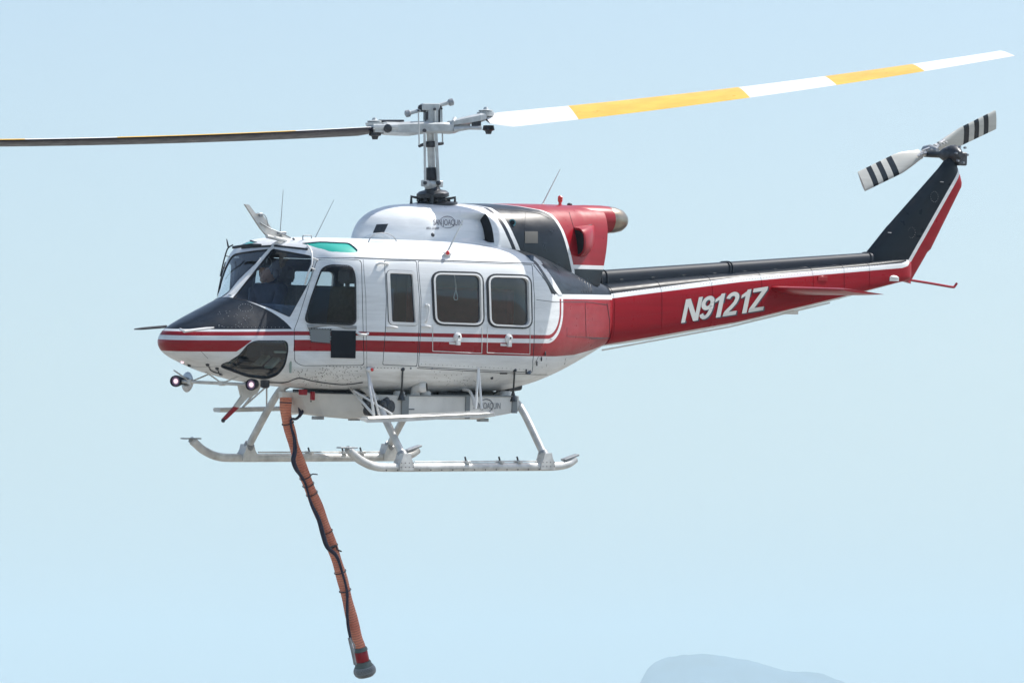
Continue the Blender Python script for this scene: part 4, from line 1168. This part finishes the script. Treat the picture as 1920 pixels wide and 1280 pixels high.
mb = step(-1.96, -.9, 0, 0, 1); mb.tube([PY(455, 764, 1.2), PY(488, 722, .85)], .013, 8); mb.tube([PY(455, 764, 1.2), PY(500, 724, .9)], .010, 8); mb.tube([PY(500, 765, 1.2), PY(500, 722, 1.0)], .009, 8)
mb.tube([PY(395, 0, 1.2) if False else V((-1.0, 1.22, -3.16)), V((.0, 1.22, -3.1))], .03, 6)
mb.build('step', 'wdirty', heli)
# ---- belly tank -------------------------------------------------------------------
TY = -.88
ZTOP = PY(970, 742, TY).z; ZB1 = PY(970, 776, TY).z; ZB0 = PY(905, 790, TY).z; XR = PY(974, 742, TY).x
def tank():
    mb = MB(); half = [(-1.97, 0), (-1.95, .16), (-1.86, .32), (-1.68, .50), (-1.46, .68), (-1.26, .82), (-1.10, .88), (0, .88), (XR - .01, .88), (XR, .86)]
    def bot(x): return ZB0 + .02 - .05 * max(0, (-1.2 - x)) ** 2 + (.12 * max(0, -1.7 - x) / .3) + (ZB1 - ZB0) * max(0, min(1, (x - .1) / (XR - .1)))
    rows = []
    for f_, k in ((0, .975), (.03, 1.0), (.3, 1.0), (.7, 1.0), (.94, .995), (1, .95)):
        L = [(x + (.10 * f_ * f_ if x < -1.4 else 0), y * k) for x, y in half]
        r = [V((x, -y, 0)) for x, y in L] + [V((x, y, 0)) for x, y in L[::-1] if y > 0]
        rows.append([V((p.x, p.y, ZTOP + (bot(p.x) - ZTOP) * f_)) for p in r])
    mb.grid(rows, True, True, 0, False)
    return mb.build('water_tank', 'tank', heli, True, 28)
tk = tank()
mb = MB()
for pxc, w_ in ((759, .10), (876, .065), (964, .075)):
    p = PY(pxc, 760, TY); zb_ = ZB0 + .03 if pxc < 900 else ZB1 + .01; mb.box(V((p.x, TY - .006, (ZTOP - .01 + zb_) / 2)), (w_, .012, ZTOP - .01 - zb_), None, 0)
mb.box(V((PY(865, 742, TY).x, TY - .004, ZTOP - .004)), (1.62, .02, .014), None, 0)
islands(mb, 'tank_strap', 'grey', tk)
mb = MB()
for a, b_ in (((755, 692), (753, 743)), ((965, 694), (962, 745))):
    p, q = skin(*a), PY(*b_, TY); mb.tube([p, q], .010, 8); mb.sphere(p, .025, 8); mb.tube([q + V((0, 0, .07)), q, q - V((0, 0, .04))], [.012, .03, .045], 8)
islands(mb, 'tank_hanger', 'dsteel', tk)
mb = MB(); mb.tube(cr([PY(778, 742, -.80), PY(779, 732, -.82), PY(784, 727, -.86), PY(793, 726, -.92)], 5), .052, 14, 0)
p = PY(793, 726, -.92); dr = V((.6, -.75, .08)).normalized(); mb.lathe(p - dr * .03, dr, [(0, .055), (.03, .058), (.06, .05), (.07, .05)], 14, 0); mb.lathe(p + dr * .035, dr, [(0, .045), (.01, .045)], 14, 1)
for q_ in (748, 797, 948): mb.lathe(PY(q_, 743, -.72), V((0, 0, 1)), [(0, .065), (.05, .065), (.06, .05)], 14, 0)
islands(mb, 'tank_vent_pipe', ['white', 'dark'], tk)
mb = MB()      # pump block and plumbing between tank and belly
for k in range(26):
    p = PY(random.uniform(682, 730), random.uniform(748, 776), -.86 + random.uniform(-.03, .03)); mb.lathe(p, V((random.random() - .5, -1, random.random() - .5)), [(0, .03), (.05, .035), (.06, .02)], 8, 0)
mb.lathe(PY(722, 762, -.84), V((0, -1, 0)), [(0, .07), (.08, .075), (.1, .05)], 14, 0); mb.lathe(PY(687, 770, -.84), V((0, -1, 0)), [(0, .05), (.1, .055), (.12, .03)], 12, 0)
mb.tube(cr([PY(700, 735, -.5), PY(712, 745, -.6), PY(725, 755, -.66), PY(728, 768, -.66)], 4), .02, 8, 0)
mb.build('tank_pump', 'dsteel', tk)
mb = MB(); mb.box(V((-.6, 0, -2.95)), (1.9, .9, .06), None, 0); mb.tube([PY(930, 742, -.5), PY(945, 728, -.4)], .04, 10, 0); mb.tube([PY(950, 728, -.5), PY(974, 724, -.5)], .045, 12, 0)
for q in ((-1.3, -.3), (-.2, -.45), (.35, .3), (-.9, .4)): mb.box(V((q[0], q[1], -2.93)), (.12, .1, .12), None, 0)
mb.build('tank_mounting', 'dsteel', tk)
mb = MB(); 
for a in ((596, 783), (664, 785), (905, 787)): mb.box(PY(*a, -.35 if a[0] < 700 else -.7), (.14, .05, .035), None, 0)
mb.box(PY(586, 742, -.42), (.04, .04, .09), None, 1); mb.box(PY(568, 735, -.36), (.08, .06, .06), None, 1)
mb.sphere(PY(633, 755, -.42), .01, 6, 2); mb.sphere(PY(583, 752, -.30), .01, 6, 2)
islands(mb, 'tank_fitting', ['steel', 'red', 'dsteel'], tk)
def on_tank(u, v): p = PY(886, 766, TY); return V((p.x + u * .86, TY - .008, p.z + v + u * .0))
decal_text('SAN JOAQUIN', 'tank_marking', 'ink', tk, .098, on_tank, 0, -.001, .9, .82, 0, oval(.275, .034, .14, .066, .004, .010))
mb = MB(); mb.box(PY(771, 767, TY - .004), (.09, .004, .012), None, 0); mb.build('tank_placard', 'ink', tk)

# ---- nose fittings --------------------------------------------------------------------
mb = MB(); a, b_ = V((-3.02, .66, -2.85)), V((-3.02, -.66, -2.85)); mb.tube([a, b_], .018, 10, 0)
for yy in (.42, -.10): 
    mb.tube([V((-3.02, yy, -2.85)), V((-3.14, yy + .14, -2.73))], .009, 6, 0); mb.tube([V((-3.02, yy, -2.85)), V((-2.86, yy - .12, -2.76))], .009, 6, 0); mb.box(V((-3.02, yy, -2.85)), (.05, .06, .05), None, 0)
bar = mb.build('lamp_bar', 'wdirty', heli)
for yy in (.62, -.62):
    mb = MB(); c = V((-3.03, yy, -2.845)); ax = V((-.9, -.42, -.05)).normalized()
    mb.lathe(c - ax * .06, ax, [(0, .03), (.03, .055), (.10, .064), (.13, .06), (.13, .052), (.11, .05)], 20, 0, False); mb.lathe(c - ax * .062, ax, [(0, .03), (.002, .03)], 12, 0)
    mb.lathe(c + ax * .05, ax, [(0, .028), (.006, .024), (.012, .012)], 16, 1)
    mb.lathe(c + ax * .046, ax, [(0, .052), (.004, .05)], 20, 2)
    mb.build('landing_lamp', ['black', 'lamp', 'lens2'], bar)
mb = MB(); c = PY(351, 716, .52); ax = V((-1, .10, .05)).normalized(); mb.lathe(c, ax, [(-.012, .10), (.0, .11), (.006, .10), (.0065, .02), (.02, .018)], 28, 0)
mb.build('round_mirror', 'alu', bar)
mb = MB()
pit = lambda a, b_, y0, y1, m_: (MB().tube([PY(*a, y0), PY(*a, y0).lerp(PY(*b_, y1), .25), PY(*b_, y1)], [.007, .014, .016], 8)).build('pitot_tube', m_, heli)
pit((252, 617), (312, 612), .28, .30, 'dsteel'); pit((401, 614), (345, 621), -.50, -.45, 'white')
mb = MB(); mb.tube([PY(345, 621, -.45), PY(338, 617, -.30)], .012, 6); mb.build('pitot_mount', 'white', heli)
# lower wire cutter with red tip
mb = MB(); q = [PY(*p, 0) for p in ((450, 720), (462, 752), (458, 765), (470, 757), (490, 738), (500, 716))]
mb.prism([p - V((0, .02, 0)) for p in [PY(*p, 0) for p in ((447, 722), (452, 742), (466, 745), (480, 738), (492, 716), (470, 712))]], V((0, .04, 0)), 0)
mb.prism([p - V((0, .015, 0)) for p in [PY(*p, 0) for p in ((455, 738), (466, 743), (446, 764), (438, 762))]], V((0, .03, 0)), 0)
mb.prism([p - V((0, .012, 0)) for p in [PY(*p, 0) for p in ((438, 762), (447, 764), (424, 786), (417, 790), (416, 786))]], V((0, .024, 0)), 1)
mb.sphere(PY(418.5, 788, 0), .024, 8, 2)
mb.build('belly_wire_cutter', ['wdirty', 'red', 'dsteel'], heli)
mb = MB()
for q in (((390, 683), (397, 694), (415, 700)), ((408, 690), (416, 702), (424, 712))): mb.tube(cr([skin(*p, .008) for p in q], 4), .006, 6)
for q in ((389, 683), (407, 690), (355, 684)): mb.sphere(skin(*q), .022, 8)
mb.tube(cr([skin(*p, .006) for p in ((505, 716), (535, 716), (560, 708), (590, 714), (640, 720), (680, 716))], 4), .006, 6)
mb.lathe(skin(497, 714), V((0, 0, -1)), [(-.02, .05), (.06, .05), (.075, .035)], 12)
for q in ((1062, 711), (1090, 704), (1115, 690), (1013, 718)): mb.tube([skin(*q), skin(*q) - V((0, 0, .05))], .008, 6)
islands(mb, 'belly_fitting', 'dsteel', heli)
mb = MB(); mb.lathe(skin(342, 678), -d_, [(0, .02), (.012, .015)], 10); mb.build('nose_lamp', 'lamp', heli)
# far-side wire deflector with rungs
mb = MB(); rail = [PY(437, 459, .55), PY(427, 466, .6), PY(421, 484, .62), PY(417, 500, .64), PY(413, 518, .66)]
mb.tube(cr(rail, 4), .008, 6)
for a, b_ in (((423, 480), (431, 481)), ((418, 501), (424, 502))): mb.tube([PY(*a, .62), PY(*b_, .62)], .006, 6)
mb.tube([PY(437, 464, .5), PY(470, 459, .2), PY(490, 460, .1)], .016, 8)
mb.build('far_deflector_rail', 'dsteel', heli)
# windshield centre post
cp = [(431, 554), (454, 528), (477, 502), (499, 476), (518, 456)]
mb = MB(); mb.tube(cr([skin(a + 1, b_, .0) for a, b_ in cp], 5), .024, 8, 0, True, 1); mb.build('centre_post', 'white', heli)

# ---- cockpit and cabin ---------------------------------------------------------------------
mb = MB(); mb.box(V((-.75, 0, -2.60)), (2.5, 1.7, .05), None, 0); mb.box(V((-2.2, 0, -2.60)), (.5, 1.2, .05), None, 0); mb.build('cabin_floor', 'interior', heli)
mb = MB(); mb.box(V((-1.42, 0, -2.19)), (.06, 2.0, .80), None, 0, .02); mb.build('crew_partition', 'interior', heli)
mb = MB(); mb.box(V((-1.62, .90, -2.16)), (.62, .04, .66), (V((.93, .36, 0)).normalized(), V((-.36, .93, 0)).normalized(), V((0, 0, 1))), 0, .015); mb.build('far_window_blocker', 'interior', heli)  # added board that blocks daylight through the lower far crew window
mb = MB(); mb.box(V((.62, 0, -2.05)), (.05, 2.0, 1.3), None, 0); mb.build('rear_bulkhead', 'interior', heli)
mb = MB(); mb.box(V((-2.50, 0, -2.22)), (.20, .95, .42), (V((.95, 0, -.3)), V((0, 1, 0)), V((.3, 0, .95))), 0); mb.box(V((-2.46, 0, -2.03)), (.30, .92, .05), None, 0); mb.box(V((-2.2, 0, -2.45)), (.6, .28, .3), None, 0)
for k in range(8):
    mb.lathe(V((-2.395, -.42 + k * .12, -2.12)), V((1, 0, .3)), [(0, .045), (.008, .045)], 14, 1)
mb.build('instrument_panel', ['interior', 'dsteel'], heli)
mb = MB(); mb.box(V((-1.75, 0, -1.40)), (.5, .30, .08), None, 0); mb.build('overhead_panel', 'interior', heli)
mb = MB(); mb.tube([V((-2.75, -.62, -2.5)), V((-2.35, -.72, -2.5))], .012, 6); mb.tube([V((-2.55, -.66, -2.38)), V((-2.55, -.66, -2.72))], .012, 6); mb.tube([V((-2.48, -.5, -2.4)), V((-2.46, -.6, -2.66))], .02, 6)
mb.box(V((-2.62, -.45, -2.62)), (.16, .12, .03), (V((.8, 0, .6)), V((0, 1, 0)), V((-.6, 0, .8))), 0); mb.box(V((-2.60, -.25, -2.60)), (.16, .12, .03), (V((.8, 0, .6)), V((0, 1, 0)), V((-.6, 0, .8))), 0)
pdl = mb.build('pedal_frame', 'gsteel', heli); mirror_obj(pdl, heli)
def seat(y, x=-1.70):
    mb = MB(); mb.box(V((x - .20, y, -2.30)), (.50, .50, .13), None, 0, .03); s1 = mb.build('seat', 'brown', heli)
    mb = MB(); mb.box(V((x + .05, y, -2.05)), (.11, .50, .52), (V((.98, 0, -.12)), V((0, 1, 0)), V((.12, 0, .98))), 0, .03); mb.build('backrest', 'brown', s1)
    mb = MB(); mb.box(V((x + .06, y, -1.675)), (.10, .26, .17), None, 0, .04); mb.tube([V((x + .07, y, -1.8)), V((x + .07, y, -1.72))], .025, 8); mb.build('headrest', 'gfab', s1)
    mb = MB(); mb.box(V((x - .15, y, -2.48)), (.40, .40, .24), None, 0); mb.build('seat_base', 'steel', s1)
seat(-.50); seat(.50)
mb = MB(); mb.box(V((.2, 0, -2.35)), (.45, 1.7, .12), None, 0, .03); mb.box(V((.48, 0, -2.05)), (.10, 1.7, .55), None, 0, .03); M['redfab'] = mat('dull red bench cloth', (.20, .03, .03), .85, var=.3, vscale=12); mb.build('cabin_bench', 'redfab', heli)
for y in (.5, -.5):
    mb = MB(); mb.tube(cr([V((-2.25, y, -2.58)), V((-2.24, y, -2.4)), V((-2.18, y, -2.25)), V((-2.2, y, -2.17))], 4), .012, 8); mb.lathe(V((-2.2, y, -2.18)), V((0, 0, 1)), [(0, .02), (.04, .024), (.10, .018)], 10); mb.build('cyclic_stick', 'dsteel', heli)
mb = MB(); c = PY(500, 493, .1); mb.lathe(c, V((1, .2, 0)), [(0, .06), (.01, .064), (.02, .06)], 20, 0, False); mb.tube([c, c + V((0, 0, .1))], .008, 6); mb.build('cockpit_fan', 'steel', heli)

# ================================================================== pilot
pil = empty('person', HELI); tag(pil, 'helmeted pilot in a dark flight suit seated behind the windshield', 'person')
def skinned(name, verts, edges, rad, parent, m_, sub=2):
    me = bpy.data.meshes.new(name); me.from_pydata([tuple(v) for v in verts], edges, []); o = bpy.data.objects.new(name, me); COL.objects.link(o)
    md = o.modifiers.new('s', 'SKIN'); md.use_smooth_shade = True
    sv = me.skin_vertices[0] if me.skin_vertices else None
    if sv is None:
        bpy.context.view_layer.objects.active = o; bpy.ops.object.skin_root_mark if False else None
    for i, r in enumerate(rad): me.skin_vertices[0].data[i].radius = (r, r) if not isinstance(r, tuple) else r
    me.skin_vertices[0].data[0].use_root = True
    s2 = o.modifiers.new('u', 'SUBSURF'); s2.levels = sub; s2.render_levels = sub
    dg = bpy.context.evaluated_depsgraph_get(); m2 = bpy.data.meshes.new_from_object(o.evaluated_get(dg)); drop(o)
    m2.materials.clear(); m2.materials.append(M[m_])
    n_ = bpy.data.objects.new(name, m2); COL.objects.link(n_); n_.parent = parent; return n_
y0 = .50; px_ = -1.83
J = [V((px_, y0, -2.16)), V((px_ - .02, y0, -2.00)), V((px_ - .03, y0, -1.85)), V((px_ - .03, y0, -1.79)), V((px_ - .05, y0, -1.75)),
     V((px_ - .03, y0 - .19, -1.83)), V((px_ - .14, y0 - .24, -2.02)), V((px_ - .36, y0 - .12, -2.10)),
     V((px_ - .03, y0 + .19, -1.83)), V((px_ - .08, y0 + .26, -2.04)), V((px_ - .28, y0 + .22, -2.14)),
     V((px_ - .05, y0 - .10, -2.20)), V((px_ - .42, y0 - .14, -2.14)), V((px_ - .50, y0 - .13, -2.50)), V((px_ - .62, y0 - .13, -2.54)),
     V((px_ - .05, y0 + .10, -2.20)), V((px_ - .42, y0 + .14, -2.14)), V((px_ - .50, y0 + .13, -2.50)), V((px_ - .62, y0 + .13, -2.54))]
E_ = [(0, 1), (1, 2), (2, 3), (3, 4), (2, 5), (5, 6), (6, 7), (2, 8), (8, 9), (9, 10), (0, 11), (11, 12), (12, 13), (13, 14), (0, 15), (15, 16), (16, 17), (17, 18)]
R_ = [.15, .14, .13, .06, .05, .075, .055, .04, .075, .055, .04, .10, .075, .05, .04, .10, .075, .05, .04]
try:
    skinned('flight_suit_body', J, E_, R_, pil, 'suit')
    for sgn in (-1, 1):
        w0 = J[7] if sgn < 0 else J[10]; fw = V((-.9, .1 * sgn, .25)).normalized(); sd = V((0, 1, 0))
        hv = [w0, w0 + fw * .05]; he = [(0, 1)]; hr = [.03, .035]
        for k in range(4):
            b0 = len(hv); root_ = w0 + fw * .08 + sd * (k - 1.5) * .02; hv += [root_, root_ + fw * .035, root_ + fw * .05 - V((0, 0, .03))]; he += [(1, b0), (b0, b0 + 1), (b0 + 1, b0 + 2)]; hr += [.011, .010, .009]
        b0 = len(hv); hv += [w0 + fw * .045 - sd * sgn * .035, w0 + fw * .075 - sd * sgn * .045 - V((0, 0, .02))]; he += [(1, b0), (b0, b0 + 1)]; hr += [.012, .010]
        skinned('hand', hv, he, hr, pil, 'skin', 1)
except Exception as ex:
    print('skin failed', ex)
hc = V((px_ - .06, y0, -1.655))
mb = MB(); mb.sphere(hc, .105, 20, 0, (1.0, .82, 1.12)); mb.sphere(hc + V((-.105, 0, -.015)), .016, 8, 0, (1.2, .8, 1.2)); mb.box(hc + V((-.095, 0, -.055)), (.02, .05, .012)); 
mb.sphere(hc + V((-.092, -.03, .02)), .012, 8); mb.sphere(hc + V((-.092, .03, .02)), .012, 8); mb.sphere(hc + V((-.07, 0, -.085)), .04, 10); mb.build('head', 'skin', pil)
mb = MB(); rows = []
for i in range(12):
    a = pi / 2 - (pi * .62) * i / 11; rows.append([hc + V((.02, 0, .025)) + V((cos(a) * cos(t) * .135, cos(a) * sin(t) * .122, sin(a) * .135)) for t in [2 * pi * k / 24 for k in range(24)]])
for i in range(12):
    for k in range(24):
        p = rows[i][k]
        if p.x < hc.x - .06 and p.z < hc.z + .03: rows[i][k] = V((hc.x - .05, p.y, max(p.z, hc.z - .02) + .04))
mb.grid(rows, True, False, 0, True); mb.sphere(hc + V((.01, -.115, -.02)), .045, 10, 0, (1, .5, 1.2)); mb.sphere(hc + V((.01, .115, -.02)), .045, 10, 0, (1, .5, 1.2)); mb.build('helmet', 'helmet', pil)

# ================================================================== hose
hose = empty('suction_hose', HELI); tag(hose, 'long ribbed orange suction hose trailing below the belly tank with a metal strainer', 'hose')
hp = [PY(*p, 0) for p in ((536, 745), (536, 775), (545, 812), (556, 850), (578, 908), (597, 955), (614, 1000), (630, 1046), (643, 1090), (655, 1140), (668, 1190), (675, 1215))]
hp = cr(hp, 12)
mb = MB(); n = 20; rows = []; uv_v = []; dist = 0
u = None
for i, p in enumerate(hp):
    t = (hp[min(i + 1, len(hp) - 1)] - hp[max(i - 1, 0)]).normalized()
    if u is None: u = t.cross(V((0, 1, 0))).normalized()
    u = (u - t * u.dot(t)).normalized(); v = t.cross(u)
    r = .062 + .004 * sin(i * .35); fl = 1 - .12 * sin(i / len(hp) * pi * 2.2) ** 2
    rows.append([p + (u * cos(2 * pi * k / n) * fl + v * sin(2 * pi * k / n)) * r for k in range(n)])
mb.grid(rows, True, True, 0, True); hb = mb.build('hose_tube', 'hose', hose)
uvl = hb.data.uv_layers.new(name='uv')
cum = [0]
for i in range(1, len(hp)): cum.append(cum[-1] + (hp[i] - hp[i - 1]).length)
for l in hb.data.loops:
    co = hb.data.vertices[l.vertex_index].co; i = min(range(len(hp)), key=lambda k: (hp[k] - co).length_squared)
    uvl.data[l.index].uv = (0, cum[i] / .028)
def hat(px, py, y=0): return PY(px, py, y)
mb = MB()
for (a, b_, w_) in (((536, 755), 0, 0), ((541, 792), 0, 0), ((573, 892), 0, 0), ((580, 908), 0, 0), ((586, 922), 0, 0), ((614, 997), 0, 0), ((622, 1025), 0, 0), ((632, 1075), 0, 0), ((641, 1108), 0, 0)):
    c = PY(*a, 0); i = min(range(len(hp)), key=lambda k: (hp[k] - c).length); t = (hp[min(i + 1, len(hp) - 1)] - hp[max(i - 1, 0)]).normalized()
    mb.lathe(hp[i], t, [(-.006, .066), (-.004, .069), (.004, .069), (.006, .066)], 20, 0, False)
mb.tube([PY(583, 890, -.06), PY(587, 888, -.06), PY(595, 889, -.06)], .007, 6); mb.tube([PY(620, 1025, -.07), PY(630, 1022, -.07), PY(633, 1030, -.07), PY(640, 1033, -.07)], .009, 6)
islands(mb, 'hose_tie', 'dsteel', hose)
mb = MB()
cab = [((561, 741), -.05), ((559, 752), -.05), ((562, 768), -.06), ((562, 778), -.07), ((555, 785), -.08), ((546, 786), -.085), ((546, 800), -.09), ((552, 822), -.09), ((553, 845), -.09), ((550, 862), -.09), ((555, 878), -.08), ((563, 890), -.06), ((572, 905), -.05), ((578, 925), -.05), ((584, 945), -.05), ((597, 972), -.05), ((606, 1003), -.06), ((614, 1025), -.08), ((631, 1042), -.085), ((641, 1070), -.08), ((648, 1095), -.08), ((651, 1112), -.07), ((651, 1130), -.06), ((651, 1150), -.05), ((653, 1175), -.04), ((658, 1200), -.04)]
cp3 = cr([PY(*p, y) for p, y in cab], 8)
rr = []
for i in range(len(cp3)):
    t = i / len(cp3); rr.append(.013 + .014 * (sin(t * 22) * .5 + .5) * (1 if .25 < t < .85 else .3))
mb.tube(cp3, rr, 10); mb.tube(cr([PY(571, 738, -.12), PY(569, 755, -.1), PY(568, 770, -.1), PY(561, 781, -.08)], 5), .016, 8); mb.build('control_cable', 'navy', hose)
mb = MB(); q = [(655, 1195), (659, 1212), (662, 1225), (666, 1245)]; mb.tube(cr([PY(*p, -.06) for p in q], 4), [.018] * 13, 8); mb.tube(cr([PY(659, 1200, -.05), PY(665, 1210, -.05), PY(664, 1222, -.05)], 4), .008, 6); mb.build('cable_end', 'steel', hose)
e0 = PY(674, 1211, 0); ax = (PY(685, 1262, 0) - e0).normalized(); Ls = (PY(685, 1262, 0) - e0).length
mb = MB(); mb.lathe(e0, ax, [(0, .060), (.02, .075), (.035, .082), (.05, .082), (.055, .062), (.06, .062)], 24, 0); mb.lathe(e0, ax, [(.165, .062), (.175, .085), (.19, .09), (.215, .095), (.22, .10), (.235, .105)], 24, 0); M['collar'] = mat('grey green cast collar', (.12, .15, .14), .5, .2, 0, .3, 20); mb.build('coupling', 'collar', hose)
mb = MB(); mb.lathe(e0, ax, [(.055, .072), (.06, .076), (.165, .076), (.17, .072)], 24, 0); mb.build('red_coupling_band', 'red', hose)
mb = MB(); a = ax.cross(V((0, 0, 1)) if abs(ax.z) < .9 else V((1, 0, 0))).normalized(); b_ = ax.cross(a)
def sp(h, r, t): return e0 + ax * h + (a * cos(t) + b_ * sin(t)) * r
for h, r in ((.235, .105), (.29, .12), (.335, .09)): mb.tube([sp(h, r, 2 * pi * k / 28) for k in range(29)], .005, 6)
for k in range(24):
    t = 2 * pi * k / 24
    mb.tube([sp(.235, .105, t), sp(.262, .118, t + .10), sp(.29, .12, t), sp(.315, .112, t + .1), sp(.335, .09, t)], .005, 5)
    mb.tube([sp(.235, .105, t), sp(.262, .118, t - .10), sp(.29, .12, t), sp(.315, .112, t - .1), sp(.335, .09, t)], .005, 5)
mb.lathe(e0, ax, [(.335, .094), (.342, .09)], 24, 1); mb.lathe(e0, ax, [(.235, .085), (.26, .105), (.29, .107), (.33, .085)], 20, 1)
mb.build('strainer', ['steel', 'dark'], hose)

# ================================================================== land
def ground():
    mb = MB(); S = 24000; mb.add([(-S, -S * .25, 0), (S, -S * .25, 0), (S, S * .6, 0), (-S, S * .6, 0)], [[0, 1, 2, 3]], 0, False)
    m = bpy.data.materials.new('dry desert ground'); m.use_nodes = True; e = N(m); b = e.n['Principled BSDF']; vec = e.obj()[0]
    f = e.curve(e.noise(vec, .03, 8, .6), [(.35, 0), (.65, 1)]); c = e.mix(f, (.165, .16, .14), (.23, .22, .20))
    g = e.curve(e.noise(vec, 1.3, 6, .6), [(.5, 0), (.7, .6)]); c = e.mix(g, c, (.14, .14, .11)); e.l.new(c, b.inputs['Base Color']); b.inputs['Roughness'].default_value = .95
    o = mb.build('ground', [m]); o['kind'] = 'structure'; return o
ground()
def mountain():
    from mathutils import noise as nz
    f = FPX; Dm = 9000.0; mb = MB(); nx, ny = 420, 40
    prof = [(900, 1330), (1100, 1320), (1160, 1300), (1195, 1282), (1215, 1248), (1240, 1230), (1270, 1222), (1310, 1219), (1345, 1223), (1375, 1228), (1400, 1232), (1430, 1240), (1470, 1250), (1510, 1254), (1545, 1260), (1570, 1272), (1600, 1282), (1700, 1300), (1900, 1325), (2200, 1345)]
    rows = []
    for j in range(ny):
        v = j / (ny - 1) * 2 - 1; row = []
        for i in range(nx):
            px = 900 + 1300 * i / (nx - 1); X_ = (px - 960) / f * Dm
            z0 = interp([(a, float(b_)) for a, b_ in prof], px)[0]; h = CAM_H + Dm * math.tan(PITCH - math.atan((z0 - 640) / f))
            h = max(h, 0); k = max(0, 1 - abs(v)) ** .8
            dn_ = nz.fractal(V((X_ / 160, v * 6, 3.1)), 1, 2, 5)
            z = h * k * (1 + .25 * dn_ * (1 - k)) + dn_ * 3.0 * min(1, k * 2) + nz.fractal(V((X_ / 28, v * 30, 9.7)), 1, 2, 4) * 2.6 * min(1, k * 2)
            row.append(V((X_ * (1 + v * .04), Dm + v * 900, max(z, -2))))
        rows.append(row)
    mb.grid(rows, False, False, 0, True)
    m = mat('distant hillside', (.03, .06, .10), .95, var=.7, vscale=.012)
    o = mb.build('mountain', [m], None, False); o['kind'] = 'structure'
mountain()
HZ = bpy.data.materials.new('haze air'); HZ.use_nodes = True; e = N(HZ); e.n.remove(e.n['Principled BSDF'])
vp = e.n.new('ShaderNodeVolumePrincipled'); vp.inputs['Color'].default_value = (.63, .84, .955, 1); vp.inputs['Density'].default_value = .00015; vp.inputs['Anisotropy'].default_value = .0
e.l.new(vp.outputs[0], e.n['Material Output'].inputs['Volume'])
mb = MB(); S = 24100; z1, z0_ = 420, -1
mb.add([(-S, -6100, z0_), (S, -6100, z0_), (S, 14500, z0_), (-S, 14500, z0_), (-S, -6100, z1), (S, -6100, z1), (S, 14500, z1), (-S, 14500, z1)], [[0, 3, 2, 1], [4, 5, 6, 7], [0, 1, 5, 4], [2, 3, 7, 6], [1, 2, 6, 5], [0, 4, 7, 3]], 0, False)
hz = mb.build('haze', [HZ]); hz['kind'] = 'stuff'
drop(ref)
